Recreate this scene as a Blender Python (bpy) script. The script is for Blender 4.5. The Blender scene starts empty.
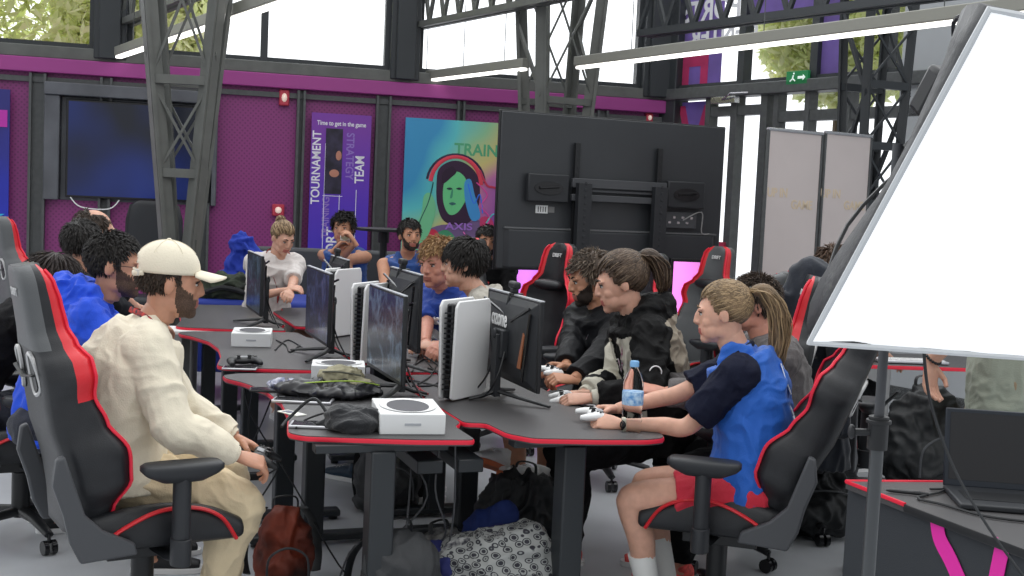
import bpy, math, random
from mathutils import Vector as V, Matrix as Mx, noise, Quaternion
random.seed(7)
SC = bpy.context.scene; COL = SC.collection
PI = math.pi
# ------------------------------------------------------------------ camera maths
FPX = 1200.0; ROLL = math.radians(2.6); PIT = math.atan(88/1200); CH = 1.6
def ray(px, py):
    u = (px-512)/FPX; v = (288-py)/FPX
    a = u*math.cos(ROLL)-v*math.sin(ROLL); b = u*math.sin(ROLL)+v*math.cos(ROLL)
    return V((a, math.cos(PIT)+b*math.sin(PIT), -math.sin(PIT)+b*math.cos(PIT)))
CAM = V((0, 0, CH))
def atZ(px, py, z):
    r = ray(px, py); return CAM + r*((z-CH)/r.z)
def atY(px, py, y):
    r = ray(px, py); return CAM + r*(y/r.y)
def on_plane(px, py, o, d):      # vertical plane through o along direction d -> (u, z)
    r = ray(px, py); n = V((-d[1], d[0], 0)); t = n.dot(V((o[0], o[1], 0)))/n.dot(V((r.x, r.y, 0)))
    p = CAM + r*t; return ((p.x-o[0])*d[0]+(p.y-o[1])*d[1], p.z)
# ------------------------------------------------------------------ materials
MATS = {}
def mat(name, col, rough=.5, metal=0, spec=.5, noise_amt=0, nscale=20, bump=0, bscale=60, emit=0, alpha=1, trans=0, coat=0, sheen=0, stretch=None, col2=None, ior=1.45, sss=0):
    if name in MATS: return MATS[name]
    m = bpy.data.materials.new(name); m.use_nodes = True; nt = m.node_tree
    b = nt.nodes['Principled BSDF']; c = (*col, 1)
    b.inputs['Base Color'].default_value = c; b.inputs['Roughness'].default_value = rough
    b.inputs['Metallic'].default_value = metal; b.inputs['Specular IOR Level'].default_value = spec
    b.inputs['IOR'].default_value = ior
    if alpha < 1: b.inputs['Alpha'].default_value = alpha
    if trans: b.inputs['Transmission Weight'].default_value = trans
    if coat: b.inputs['Coat Weight'].default_value = coat
    if sheen: b.inputs['Sheen Weight'].default_value = sheen
    if sss:
        b.inputs['Subsurface Weight'].default_value = sss; b.inputs['Subsurface Radius'].default_value = (.02, .008, .004); b.inputs['Subsurface Scale'].default_value = .4
    if emit:
        b.inputs['Emission Color'].default_value = c; b.inputs['Emission Strength'].default_value = emit
    if noise_amt or bump or col2:
        tc = nt.nodes.new('ShaderNodeTexCoord'); mp = nt.nodes.new('ShaderNodeMapping')
        if stretch: mp.inputs['Scale'].default_value = stretch
        nt.links.new(tc.outputs['Object'], mp.inputs['Vector'])
    if noise_amt or col2:
        n = nt.nodes.new('ShaderNodeTexNoise'); n.inputs['Scale'].default_value = nscale; n.inputs['Detail'].default_value = 4
        nt.links.new(mp.outputs['Vector'], n.inputs['Vector'])
        r = nt.nodes.new('ShaderNodeValToRGB'); nt.links.new(n.outputs['Fac'], r.inputs['Fac'])
        k = noise_amt
        r.color_ramp.elements[0].position = .35; r.color_ramp.elements[1].position = .65
        r.color_ramp.elements[0].color = (*(max(0, x*(1-k)) for x in col), 1)
        r.color_ramp.elements[1].color = (*(col2 if col2 else [min(1, x*(1+k)) for x in col]), 1)
        nt.links.new(r.outputs['Color'], b.inputs['Base Color'])
    if bump:
        n2 = nt.nodes.new('ShaderNodeTexNoise'); n2.inputs['Scale'].default_value = bscale; n2.inputs['Detail'].default_value = 5
        nt.links.new(mp.outputs['Vector'], n2.inputs['Vector'])
        bp = nt.nodes.new('ShaderNodeBump'); bp.inputs['Strength'].default_value = bump; bp.inputs['Distance'].default_value = .01
        nt.links.new(n2.outputs['Fac'], bp.inputs['Height']); nt.links.new(bp.outputs['Normal'], b.inputs['Normal'])
    MATS[name] = m; return m
def srgb(r, g, b):
    f = lambda c: (c/255/12.92) if c/255 <= .04045 else ((c/255+.055)/1.055)**2.4
    return (f(r), f(g), f(b))
black = mat('black_plastic', (.012, .013, .015), .45)
dark = mat('dark_plastic', (.021, .023, .027), .5)
darkgrey = mat('dark_grey_plastic', (.06, .063, .07), .5)
gloss = mat('gloss_black', (.012, .012, .014), .15)
white = mat('white_plastic', (.8, .8, .8), .35)
cream = mat('white_card', (.75, .76, .76), .6)
red = mat('red_vinyl', (.62, .02, .03), .4, bump=.1, bscale=200)
redtrim = mat('red_trim', (.75, .02, .05), .4)
leather = mat('black_leatherette', (.014, .015, .018), .42, bump=.15, bscale=250, noise_amt=.15)
greyle = mat('grey_leatherette', (.10, .105, .11), .5, bump=.15, bscale=250)
steel = mat('painted_steel', (.085, .09, .092), .45, noise_amt=.1)
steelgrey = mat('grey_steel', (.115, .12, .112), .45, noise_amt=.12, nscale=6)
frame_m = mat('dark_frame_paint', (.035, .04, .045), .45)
chrome = mat('chrome', (.6, .6, .62), .2, 1)
desk_m = mat('desk_laminate', (.062, .060, .062), .42, noise_amt=.12, nscale=300, bump=.08, bscale=900)
leg_m = mat('desk_steel', (.022, .026, .03), .4)
# ------------------------------------------------------------------ mesh builder
class MB:
    def __init__(s): s.v = []; s.f = []; s.m = []
    def add(s, vs, fs, mi=0, M=None):
        o = len(s.v)
        s.v += [tuple(M @ V(p)) for p in vs] if M else [tuple(p) for p in vs]
        for i, f in enumerate(fs):
            s.f.append(tuple(o+k for k in f)); s.m.append(mi[i] if isinstance(mi, list) else mi)
        return s
    def box(s, c, d, mi=0, M=None, rz=0):
        x, y, z = d[0]/2, d[1]/2, d[2]/2
        R = Mx.Rotation(rz, 3, 'Z')
        vs = [V(c)+R @ V((i*x, j*y, k*z)) for i in (-1, 1) for j in (-1, 1) for k in (-1, 1)]
        return s.add(vs, [(0, 1, 3, 2), (4, 6, 7, 5), (0, 4, 5, 1), (2, 3, 7, 6), (0, 2, 6, 4), (1, 5, 7, 3)], mi, M)
    def loft(s, rings, mi=0, cap=True, closed=True, M=None, loop=False):
        n = len(rings[0]); vs = [p for r in rings for p in r]; fs = []; ms = []
        R = len(rings)
        for i in range(R if loop else R-1):
            i2 = (i+1) % R
            for j in range(n if closed else n-1):
                j2 = (j+1) % n
                fs.append((i*n+j, i*n+j2, i2*n+j2, i2*n+j)); ms.append(mi(i, j) if callable(mi) else mi)
        if cap and closed and not loop:
            c0 = mi(0, 0) if callable(mi) else mi
            fs.append(tuple(reversed(range(n)))); ms.append(c0)
            fs.append(tuple((R-1)*n+j for j in range(n))); ms.append(c0)
        return s.add(vs, fs, ms, M)
    def tube(s, pts, r, n=8, mi=0, ref=None, M=None, loop=False, cap=True):
        pts = [V(p) for p in pts]; N = len(pts); rings = []
        if ref is None:
            d0 = (pts[1]-pts[0]).normalized(); ref = V((0, 0, 1)) if abs(d0.z) < .9 else V((1, 0, 0))
        ref = V(ref)
        for i, p in enumerate(pts):
            if loop: d = pts[(i+1) % N]-pts[i-1]
            else: d = pts[min(i+1, N-1)]-pts[max(i-1, 0)]
            if d.length < 1e-9: d = V((0, 0, 1))
            d.normalize(); a = d.cross(ref)
            if a.length < 1e-4: a = d.cross(V((.3, .8, .5)))
            a.normalize(); b = a.cross(d).normalized(); ref = b
            rr = r[i] if isinstance(r, (list,)) else r
            ra, rb = rr if isinstance(rr, tuple) else (rr, rr)
            rings.append([p+a*(ra*math.cos(2*PI*k/n))+b*(rb*math.sin(2*PI*k/n)) for k in range(n)])
        return s.loft(rings, mi, cap=cap, M=M, loop=loop)
    def ell(s, c, r, mi=0, M=None, nu=14, nv=9, R=None):
        c = V(c); vs = []; fs = []
        vs.append((0, 0, -1))
        for i in range(1, nv):
            t = PI*i/nv-PI/2
            for j in range(nu): a = 2*PI*j/nu; vs.append((math.cos(t)*math.cos(a), math.cos(t)*math.sin(a), math.sin(t)))
        vs.append((0, 0, 1)); L = len(vs)-1
        for j in range(nu): fs.append((0, 1+(j+1) % nu, 1+j))
        for i in range(nv-2):
            for j in range(nu):
                a = 1+i*nu+j; b = 1+i*nu+(j+1) % nu; fs.append((a, b, b+nu, a+nu))
        for j in range(nu): fs.append((L, L-nu+j, L-nu+(j+1) % nu))
        out = []
        for p in vs:
            q = V((p[0]*r[0], p[1]*r[1], p[2]*r[2]))
            if R: q = R @ q
            out.append(c+q)
        return s.add(out, fs, mi, M)
    def prism(s, poly, z0, z1, mi=0, M=None, side=None):
        n = len(poly); vs = [(x, y, z0) for x, y in poly]+[(x, y, z1) for x, y in poly]
        fs = [tuple(reversed(range(n))), tuple(range(n, 2*n))]; ms = [mi, mi]
        for i in range(n): j = (i+1) % n; fs.append((i, j, n+j, n+i)); ms.append(mi if side is None else side)
        return s.add(vs, fs, ms, M)
    def lathe(s, prof, n=20, mi=0, M=None, c=(0, 0, 0)):
        rings = [[V(c)+V((max(r, 1e-4)*math.cos(2*PI*k/n), max(r, 1e-4)*math.sin(2*PI*k/n), z)) for k in range(n)] for r, z in prof]
        return s.loft(rings, mi, M=M)
    def mesh(s, me, mi=0, M=None, keep=False):
        o = len(s.v); s.v += [tuple((M @ v.co) if M else v.co) for v in me.vertices]
        for p in me.polygons:
            s.f.append(tuple(o+k for k in p.vertices)); s.m.append(p.material_index+mi if keep else mi)
        return s
    def raw(s, name='tmp'):
        me = bpy.data.meshes.new(name); me.from_pydata(s.v, [], s.f); me.polygons.foreach_set('material_index', s.m); me.update(); return me
    def build(s, name, mats, parent=None, smooth=True, bevel=0, sub=0, seg=2, M=None, angle=40, solid=0):
        me = s.raw(name); return finish(me, name, mats, parent, smooth, bevel, sub, seg, M, angle, solid)
def finish(me, name, mats, parent=None, smooth=True, bevel=0, sub=0, seg=2, M=None, angle=40, solid=0):
    o = bpy.data.objects.new(name, me); COL.objects.link(o)
    if not isinstance(mats, (list, tuple)): mats = [mats]
    for m in mats: me.materials.append(m)
    if smooth:
        me.polygons.foreach_set('use_smooth', [True]*len(me.polygons))
        if smooth != 'full':
            try: me.set_sharp_from_angle(angle=math.radians(angle))
            except Exception: pass
    if solid:
        md = o.modifiers.new('thick', 'SOLIDIFY'); md.thickness = solid
    if bevel:
        md = o.modifiers.new('bevel', 'BEVEL'); md.width = bevel; md.segments = seg; md.limit_method = 'ANGLE'; md.angle_limit = math.radians(35)
    if sub:
        md = o.modifiers.new('sub', 'SUBSURF'); md.levels = sub; md.render_levels = sub
    if parent: o.parent = parent
    if M is not None: o.matrix_local = M
    return o
def voxel(mb, size, smooth=3, fac=.5):
    me = mb.raw(); o = bpy.data.objects.new('tmp', me); COL.objects.link(o)
    a = o.modifiers.new('r', 'REMESH'); a.mode = 'VOXEL'; a.voxel_size = size
    if smooth: b = o.modifiers.new('s', 'SMOOTH'); b.iterations = smooth; b.factor = fac
    dg = bpy.context.evaluated_depsgraph_get(); dg.update()
    r = bpy.data.meshes.new_from_object(o.evaluated_get(dg))
    bpy.data.objects.remove(o); bpy.data.meshes.remove(me); return r
def folds(me, amp=.006, sc=7, stretch=(1, 1, 1), seed=0, ridge=True):
    me.update(); ns = [v.normal.copy() for v in me.vertices]
    for v, n in zip(me.vertices, ns):
        p = V((v.co.x*stretch[0], v.co.y*stretch[1], v.co.z*stretch[2]))*sc+V((seed*3.1, seed, 0))
        w = noise.noise_vector(p*.5)*.8
        t = noise.noise(p+w)
        t2 = noise.noise(p*2.1+w*1.7+V((9, 4, 1)))
        d = (max(-.9, 1-abs(t)*5)+.45*max(-.8, 1-abs(t2)*5)) if ridge else t
        v.co += n*amp*d*.8
    me.update(); return me
def tag(o, label=None, cat=None, group=None, kind=None):
    if label: o['label'] = label
    if cat: o['category'] = cat
    if group: o['group'] = group
    if kind: o['kind'] = kind
    return o
def thing(name, label, cat, loc=(0, 0, 0), rz=0, group=None, M=None):
    o = bpy.data.objects.new(name, None); COL.objects.link(o); o.empty_display_size = .1
    if M is not None: o.matrix_world = M
    else: o.location = loc; o.rotation_euler = (0, 0, rz)
    return tag(o, label, cat, group)
def kids(o): return [c for c in bpy.data.objects if c.parent == o]
def copy_tree(o, loc=None, rz=None, label=None, group=None, parent=None):
    c = o.copy(); COL.objects.link(c)
    if parent: c.parent = parent
    for k in kids(o): copy_tree(k, parent=c)
    if loc is not None: c.location = loc
    if rz is not None: c.rotation_euler = (0, 0, rz)
    if label: c['label'] = label
    if group: c['group'] = group
    return c
def cat(pts, n=6, closed=False):
    pts = [V(p) for p in pts]; out = []; N = len(pts)
    for i in range(N if closed else N-1):
        if closed: a, b, c, d = pts[i-1], pts[i], pts[(i+1) % N], pts[(i+2) % N]
        else: a, b, c, d = pts[max(i-1, 0)], pts[i], pts[i+1], pts[min(i+2, N-1)]
        for k in range(n):
            t = k/n; out.append(.5*((2*b)+(c-a)*t+(2*a-5*b+4*c-d)*t*t+(3*b-a-3*c+d)*t**3))
    if not closed: out.append(pts[-1])
    return out
def lerp_tab(tab, t):
    for (a, *va), (b, *vb) in zip(tab, tab[1:]):
        if t <= b:
            k = (t-a)/(b-a) if b > a else 0; k = max(0, min(1, k)); k = k*k*(3-2*k)
            return [x+(y-x)*k for x, y in zip(va, vb)]
    return list(tab[-1][1:])
def text(s, size, m, parent=None, M=None, name='lettering', ext=.0015, align='CENTER', squash=1.0, bold=0, kind=None):
    cu = bpy.data.curves.new('t', 'FONT'); cu.body = s; cu.size = size; cu.extrude = ext; cu.align_x = align; cu.align_y = 'CENTER'; cu.offset = bold
    o = bpy.data.objects.new('t', cu); COL.objects.link(o)
    dg = bpy.context.evaluated_depsgraph_get(); dg.update()
    me = bpy.data.meshes.new_from_object(o.evaluated_get(dg)); bpy.data.objects.remove(o); bpy.data.curves.remove(cu)
    if squash != 1:
        for v in me.vertices: v.co.x *= squash
    o = finish(me, name, m, parent, smooth=False)
    me.materials.clear(); me.materials.append(m)
    if M is not None: o.matrix_local = M
    return o
def frame(o, x, z):   # matrix: local x -> x, local y -> z, local z -> x cross z
    x = V(x).normalized(); z = V(z).normalized(); y = z; n = x.cross(y).normalized(); y = n.cross(x)
    M = Mx.Identity(4)
    for i in range(3): M[i][0] = x[i]; M[i][1] = y[i]; M[i][2] = n[i]; M[i][3] = V(o)[i]
    return M
def lookz(d, up=(0, 0, 1)):   # rotation whose local Y is d and Z close to up
    y = V(d).normalized(); x = y.cross(V(up)).normalized(); z = x.cross(y)
    return Mx((x, y, z)).transposed()
# row frame of the desks
O2 = V((-.105, 4.19, 0)); EL = V((-.342, .940, 0)); NW = V((-.940, -.342, 0)); ROWA = math.atan2(.940, -.342)  # direction of EL
def RW(l, w, z=0): p = O2+EL*l+NW*w; return V((p.x, p.y, z))

def backlit(name, col, k=.6, col2=None):
    if name in MATS: return MATS[name]
    m = mat(name, col, .7, noise_amt=.12, nscale=3, col2=col2); nt = m.node_tree; b = nt.nodes['Principled BSDF']; out = nt.nodes['Material Output']
    tr = nt.nodes.new('ShaderNodeBsdfTranslucent'); mx = nt.nodes.new('ShaderNodeMixShader'); mx.inputs[0].default_value = k
    src = b.inputs['Base Color'].links[0].from_socket; nt.links.new(src, tr.inputs['Color'])
    nt.links.new(b.outputs[0], mx.inputs[1]); nt.links.new(tr.outputs[0], mx.inputs[2]); nt.links.new(mx.outputs[0], out.inputs['Surface'])
    return m
WORLD_BACK = 1.0; WORLD_FRONT = 2.3
# ================================================================== SETTING
WO = V((-4.97, 11.53, 0)); WD = V((.967, .254, 0)).normalized(); WN = V((WD.y, -WD.x, 0))   # back wall, WN points into the hall
SO = V((1.63, 13.25, 0)); SD = V((.559, -.829, 0)).normalized(); SN = V((SD.y, -SD.x, 0))    # glazed side, SN points into the hall
if SN.x > 0: SN = -SN
WM = frame(WO, WD, (0, 0, 1)); SM = frame(SO, SD, (0, 0, 1))      # local: x along, y up, z = x cross y
# for WM: local z = WD x Z = (WD.y,-WD.x) = WN (into the hall)
def wp(px, py): return on_plane(px, py, WO, WD)
def sp(px, py): return on_plane(px, py, SO, SD)
ULEN = (SO-WO).length
def floor():
    m = mat('polished_concrete', (.47, .485, .51), .3, noise_amt=.12, nscale=1.6, spec=.5)
    mb = MB(); mb.prism([(-9, -2), (9, -2), (9, 17), (-9, 17)], -.06, 0)
    tag(mb.build('floor', m, smooth=False), kind='structure')
    jm = mat('floor_joint', (.3, .31, .33), .5)
    mb = MB()
    for k in range(3): mb.box((-1+k*3.2, 7, .0008), (.008, 17, .0016), rz=.35)
    tag(mb.build('trim_1', jm, smooth=False), kind='structure')
floor()
def purple():
    m = bpy.data.materials.new('perforated_magenta_panel'); m.use_nodes = True; nt = m.node_tree; b = nt.nodes['Principled BSDF']
    b.inputs['Roughness'].default_value = .45
    tc = nt.nodes.new('ShaderNodeTexCoord'); mp = nt.nodes.new('ShaderNodeMapping'); mp.inputs['Scale'].default_value = (28, 28, 28)
    mp.inputs['Rotation'].default_value = (0, 0, PI/4)
    vo = nt.nodes.new('ShaderNodeTexVoronoi'); vo.inputs['Randomness'].default_value = 0; vo.inputs['Scale'].default_value = 1
    rp = nt.nodes.new('ShaderNodeValToRGB'); rp.color_ramp.elements[0].position = .22; rp.color_ramp.elements[1].position = .3
    rp.color_ramp.elements[0].color = (.165, .022, .125, 1); rp.color_ramp.elements[1].color = (.26, .036, .19, 1)
    nt.links.new(tc.outputs['Object'], mp.inputs['Vector']); nt.links.new(mp.outputs['Vector'], vo.inputs['Vector'])
    nt.links.new(vo.outputs['Distance'], rp.inputs['Fac']); nt.links.new(rp.outputs['Color'], b.inputs['Base Color'])
    return m
PURP = purple(); PURPS = mat('magenta_paint', (.34, .05, .25), .4)
def seg(x0, x1, y0, y1, z0, z1, mb, mi=0): mb.box(((x0+x1)/2, (y0+y1)/2, (z0+z1)/2), (abs(x1-x0), abs(y1-y0), abs(z1-z0)), mi)
ZS = 2.78
def backwall():
    mb = MB(); seg(-3.5, ULEN-.05, 0, ZS-.02, -.12, 0, mb)
    tag(mb.build('wall_back', PURP, smooth=False, M=WM), kind='structure')
    # projecting ledge and sill below the high windows
    mb = MB(); seg(-3.5, ULEN-.05, ZS-.17, ZS-.03, 0, .10, mb); tag(mb.build('trim_2', PURPS, M=WM, bevel=.01), kind='structure')
    mb = MB(); seg(-3.5, ULEN, ZS-.03, ZS+.09, -.16, .06, mb); tag(mb.build('trim_3', steelgrey, M=WM, bevel=.01), kind='structure')
    # steel posts on the cladding
    k = 4
    for px, w in ((38, .13), (106, .09), (205, .10), (300, .06), (382, .13), (459, .06), (600, .1)):
        u, z = wp(px, 130); mb = MB()
        for s in (-1, 1): seg(u+s*w/2-.012, u+s*w/2+.012, 0, ZS-.18, 0, .09, mb)
        seg(u-w/2, u+w/2, 0, ZS-.18, 0, .03, mb)
        tag(mb.build(f'trim_{k}', steel, M=WM, smooth=False), kind='structure'); k += 1
    mb = MB(); seg(-3.5, ULEN, ZS-.26, ZS-.21, 0, .05, mb); tag(mb.build(f'trim_{k}', steel, M=WM), kind='structure'); k += 1
    # thick dark pillars between the high windows
    pil = [wp(111, 30)[0], wp(405, 40)[0], wp(661, 60)[0]]
    for u, w in zip(pil, (.30, .30, .42)):
        mb = MB(); seg(u-w/2, u+w/2, ZS, 4.6, -.2, .08, mb); seg(u-w/2+.05, u+w/2-.05, ZS, 4.6, .08, .13, mb)
        tag(mb.build(f'trim_{k}', frame_m, M=WM, bevel=.01), kind='structure'); k += 1
    # high windows: panes, mullions
    glass = mat('window_glass', (1, 1, 1), .02, trans=1, ior=1.02)
    edges = [-3.4]+pil+[ULEN]
    wins = [(edges[0], pil[0]-.15, [wp(-90, 30)[0]]), (pil[0]+.15, pil[1]-.15, [wp(150, 30)[0], wp(265, 30)[0]]), (pil[1]+.15, pil[2]-.21, [])]
    for i, (a, b, mul) in enumerate(wins):
        mb = MB()
        seg(a, b, ZS+.09, ZS+.14, -.14, -.04, mb); seg(a, a+.05, ZS+.14, 4.6, -.14, -.04, mb); seg(b-.05, b, ZS+.14, 4.6, -.14, -.04, mb); seg(a, b, 4.5, 4.6, -.14, -.04, mb)
        for u in mul: seg(u-.035, u+.035, ZS+.09, 4.6, -.14, -.02, mb)
        w = mb.build(f'window_{i+1}', frame_m, M=WM, smooth=False); tag(w, kind='structure')
        mb = MB(); seg(a+.04, b-.04, ZS+.1, 4.55, -.10, -.09, mb); mb.build('pane', glass, w, smooth=False)
    return k, glass
TRIM, glass = backwall()
def sidewall():
    global TRIM
    film = backlit('purple_window_film', srgb(150, 128, 195), .55)
    pink = backlit('pink_film', srgb(230, 80, 140), .5)
    L = 5.6
    posts = [sp(x, 60)[0] for x in (684, 745, 818, 888)]
    # transom and sill
    mb = MB(); seg(-.1, L, ZS-.03, ZS+.09, -.08, .12, mb); tag(mb.build(f'trim_{TRIM}', steel, M=SM, bevel=.01), kind='structure'); TRIM += 1
    mb = MB(); seg(-.12, posts[0], 0, 4.6, -.1, .1, mb); tag(mb.build(f'trim_{TRIM}', frame_m, M=SM, bevel=.01), kind='structure'); TRIM += 1
    # upper glazing
    up = MB(); pts = posts+[L]
    for u in posts[1:]: seg(u-.045, u+.045, ZS+.09, 4.6, -.06, .06, up)
    seg(posts[0], L, 4.5, 4.6, -.06, .06, up); seg(posts[0], L, ZS+.09, ZS+.13, -.05, .05, up)
    w = up.build('window_4', frame_m, M=SM, smooth=False); tag(w, kind='structure')
    for a, b in zip(pts, pts[1:]):
        mb = MB(); seg(a+.04, b-.04, ZS+.12, 4.52, -.01, 0, mb); mb.build('pane', glass, w, smooth=False)
    # film stickers on the panes, facing in
    fm = MB(); a, b = posts[0], sp(722, 60)[0]; seg(a, b, ZS+.13, 4.5, .002, .006, fm); 
    f = fm.build('window_film', film, w, smooth=False)
    u0 = sp(818, 40)[0]; mb = MB(); seg(u0+.06, u0+.28, ZS+.13, 4.5, .002, .006, mb); mb.build('window_film', film, w, smooth=False)
    mb = MB(); u1, z1 = sp(752, 10); seg(posts[1]+.06, posts[2]-.05, z1-.14, z1+.12, .002, .006, mb); mb.build('window_film', film, w, smooth=False)
    # mirrored lettering (the film is read from outside)
    wl = mat('white_film', (.8, .8, .85), .5)
    for s, (px, py), sz in (('SPORTS', (716, 10), .30), ('CENTER', (724, 35), .27)):
        u, z = sp(px, py); o = text(s, sz, wl, w, name='lettering', squash=-1.0, bold=.008); o.matrix_local = Mx.Translation((u, z, .012))
    # pink block letter on the film
    u, z = sp(695, 78); u2 = sp(708, 78)[0]; wd = abs(u2-u)
    mb = MB(); seg(u-wd, u+wd, z+.12, z+.26, .007, .012, mb); seg(u-wd, u-wd*.45, z-.2, z+.12, .007, .012, mb); seg(u+wd*.45, u+wd, z-.2, z+.12, .007, .012, mb)
    mb.build('pink_sign_shape', pink, w, smooth=False)
    # lower glazing with doors
    lw = MB(); lp = [sp(x, 120)[0] for x in (712, 738, 768, 780, 811, 850)]
    for u, w_ in zip(lp, (.035, .045, .045, .03, .03, .05)): seg(u-w_, u+w_, 0, ZS-.03, -.05, .07, lw)
    seg(lp[0], lp[2], ZS-.22, ZS-.12, -.04, .06, lw); seg(lp[3], L, ZS-.3, ZS-.2, -.04, .06, lw)
    seg(posts[0], L, 0, .12, -.05, .06, lw)
    w2 = lw.build('door_1', steel, M=SM, smooth=False); tag(w2, kind='structure')
    al = [posts[0]]+lp+[L]
    for a, b in zip(al, al[1:]):
        mb = MB(); seg(a+.03, b-.03, .1, ZS-.05, -.01, 0, mb); mb.build('pane', glass, w2, smooth=False)
    mb = MB(); seg(posts[0]+.02, lp[0]-.05, .1, ZS-.05, .002, .006, mb); mb.build('window_film', film, w2, smooth=False)
    u, z = sp(695, 115); mb = MB()
    for s in (-1, 1): mb.prism([(u+s*wd*.25-.05, z-.35), (u+s*wd*.25+.05, z-.35), (u+s*wd+.05, z+.1), (u+s*wd-.05, z+.1)], .007, .012)
    mb.build('pink_sign_shape', pink, w2, smooth=False)
    mb = MB(); u, z = sp(726, 245); seg(lp[0]-.0, lp[1], z-.03, z+.03, .06, .10, mb); mb.build('push_bar', mat('pink_bar', srgb(190, 60, 90), .4), w2)
    # closer on the door top
    u, z = sp(732, 101); mb = MB(); mb.box((u, z, .1), (.35, .07, .07)); mb.tube([(u, z, .14), (u+.2, z+.05, .22), (u+.35, z+.06, .12)], .01); mb.build('door_closer', chrome, w2, bevel=.01)
    # vent box on the pillar
    # white outdoors lettering ghost on far pane omitted
    # grey wall right of the glazing
    ua = sp(897, 60)[0]
    mb = MB(); seg(ua+.1, L+4, 0, 4.6, -.1, .06, mb); tag(mb.build('wall_right', mat('pale_grey_wall', (.42, .44, .46), .6), M=SM, smooth=False), kind='structure')
    # exit sign
    u, z = sp(805, 84); t = thing('exit_sign', 'small green emergency exit sign above the glass doors', 'sign', M=SM @ Mx.Translation((u, z+.05, .1)))
    mb = MB(); mb.box((0, 0, 0), (.34, .16, .04)); t.scale = (.8, .8, 1); mb.build('housing', mat('sign_green', srgb(30, 120, 70), .4, emit=.25), t, bevel=.005)
    mb = MB(); mb.tube([(-.1, -.04, .022), (-.06, -.01, .022), (-.05, .03, .022)], .008, 6); mb.tube([(-.06, -.01, .022), (-.02, -.04, .022)], .008, 6); mb.ell((-.045, .05, .022), (.012, .012, .004))
    mb.prism([(.02, -.015), (.1, -.015), (.1, -.035), (.14, 0), (.1, .035), (.1, .015), (.02, .015)], .02, .024)
    mb.build('pictogram', mat('sign_white', (.8, .9, .85), .4, emit=.4), t, smooth=False)
sidewall()
# ------------------------------------------------------------------ roof steel
def bar(mb, a, b, w, h, mi=0):
    a = V(a); b = V(b); mb.tube([a, b], (w/2*1.414, h/2*1.414), 4, mi, ref=(0, 0, 1)) if False else None
    d = (b-a).normalized(); x = d.cross(V((0, 0, 1)))
    if x.length < 1e-3: x = V((1, 0, 0))
    x.normalize(); z = x.cross(d)
    r = lambda p: [p+x*w/2+z*h/2, p-x*w/2+z*h/2, p-x*w/2-z*h/2, p+x*w/2-z*h/2]
    mb.loft([r(a), r(b)], mi)
def column(label, c, y, ztop, zb, wt, wb, dt, db, rz, m, chord=.09, struts=(1.75, 2.5), pedestal=True):
    t = thing('lattice_column', label, 'steel column', (c, y, 0), rz)
    P = lambda sx, sy, z: V((sx*(wb+(wt-wb)*(z-zb)/(ztop-zb))/2, sy*(db+(dt-db)*(z-zb)/(ztop-zb))/2, z))
    for sx in (-1, 1):
        for sy in (-1, 1):
            mb = MB(); a, b = P(sx, sy, zb), P(sx, sy, ztop)
            bar(mb, a, b, chord, chord*.25); bar(mb, a+V((sx*-chord*.4, 0, 0)), b+V((sx*-chord*.4, 0, 0)), chord*.22, chord)
            mb.build('chord', m, t, smooth=False)
    zs = [zb+.05]+list(struts)+[ztop-.05]
    for sy in (-1, 1):
        for z in zs: mb = MB(); bar(mb, P(-1, sy, z), P(1, sy, z), .05, .06); mb.build('strut', m, t, smooth=False)
        for za, zc in zip(zs, zs[1:]):
            mb = MB(); bar(mb, P(-1, sy, za), P(1, sy, zc), .012, .018); bar(mb, P(1, sy, za), P(-1, sy, zc), .012, .018); mb.build('cross_brace', m, t, smooth=False)
    n = 5
    for sx in (-1, 1):
        mb = MB()
        for i in range(n):
            za = zb+(ztop-zb)*i/n; zc = zb+(ztop-zb)*(i+1)/n; bar(mb, P(sx, -1 if i % 2 else 1, za), P(sx, 1 if i % 2 else -1, zc), .03, .03)
        mb.build('side_lacing', m, t, smooth=False)
    mb = MB(); mb.box((0, 0, zb/2), (wb+.14, db+.14, zb)); mb.build('pedestal', mat('concrete_foot', (.3, .3, .3), .8), t, bevel=.02)
    return t
p = atY(178, 235, 8.35); c1 = p.x
column('tapering grey lattice steel column in front of the wall television', c1+.02, 8.35, 3.75, .6, .66, .10, .46, .10, .1, steelgrey, .095, (1.68, 2.31))
p = atY(556, 112, 11.2)
column('grey lattice steel column rising behind the big television', p.x, 11.2, 3.9, .55, .74, .30, .5, .25, .5, steelgrey, .11, (2.52,))
p = atY(871, 190, 9.6)
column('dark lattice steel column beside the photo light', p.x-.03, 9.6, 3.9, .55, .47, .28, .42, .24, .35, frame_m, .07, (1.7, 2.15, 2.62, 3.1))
def rooftruss(label, pa, pb, za, h, n, m, dz=0):
    a = atZ(*pa, za); b = atZ(*pb, za); d = b-a; a2 = a-d*.06; b2 = a+d*1.5
    t = thing('roof_truss', label, 'roof truss', (a2.x, a2.y, za), 0)
    q = lambda k, z=0: (b2-a2)*k+V((0, 0, z))
    mb = MB(); bar(mb, q(0), q(1), .05, .06); bar(mb, q(0)+V((.09, .03, 0)), q(1)+V((.09, .03, 0)), .05, .06); mb.build('bottom_chord', m, t, smooth=False)
    mb = MB(); bar(mb, q(0, h), q(1, h), .1, .07); mb.build('top_chord', m, t, smooth=False)
    for i in range(n):
        mb = MB(); bar(mb, q(i/n), q((i+.5)/n, h), .03, .035); bar(mb, q((i+.5)/n, h), q((i+1)/n), .03, .035); mb.build('web', m, t, smooth=False)
rooftruss('grey roof truss above the wall television', (108, 28), (165, 4), 3.15, .5, 9, steelgrey)
rooftruss('grey roof truss over the middle window', (408, 27), (530, 2), 3.35, .5, 12, steelgrey)
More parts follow.
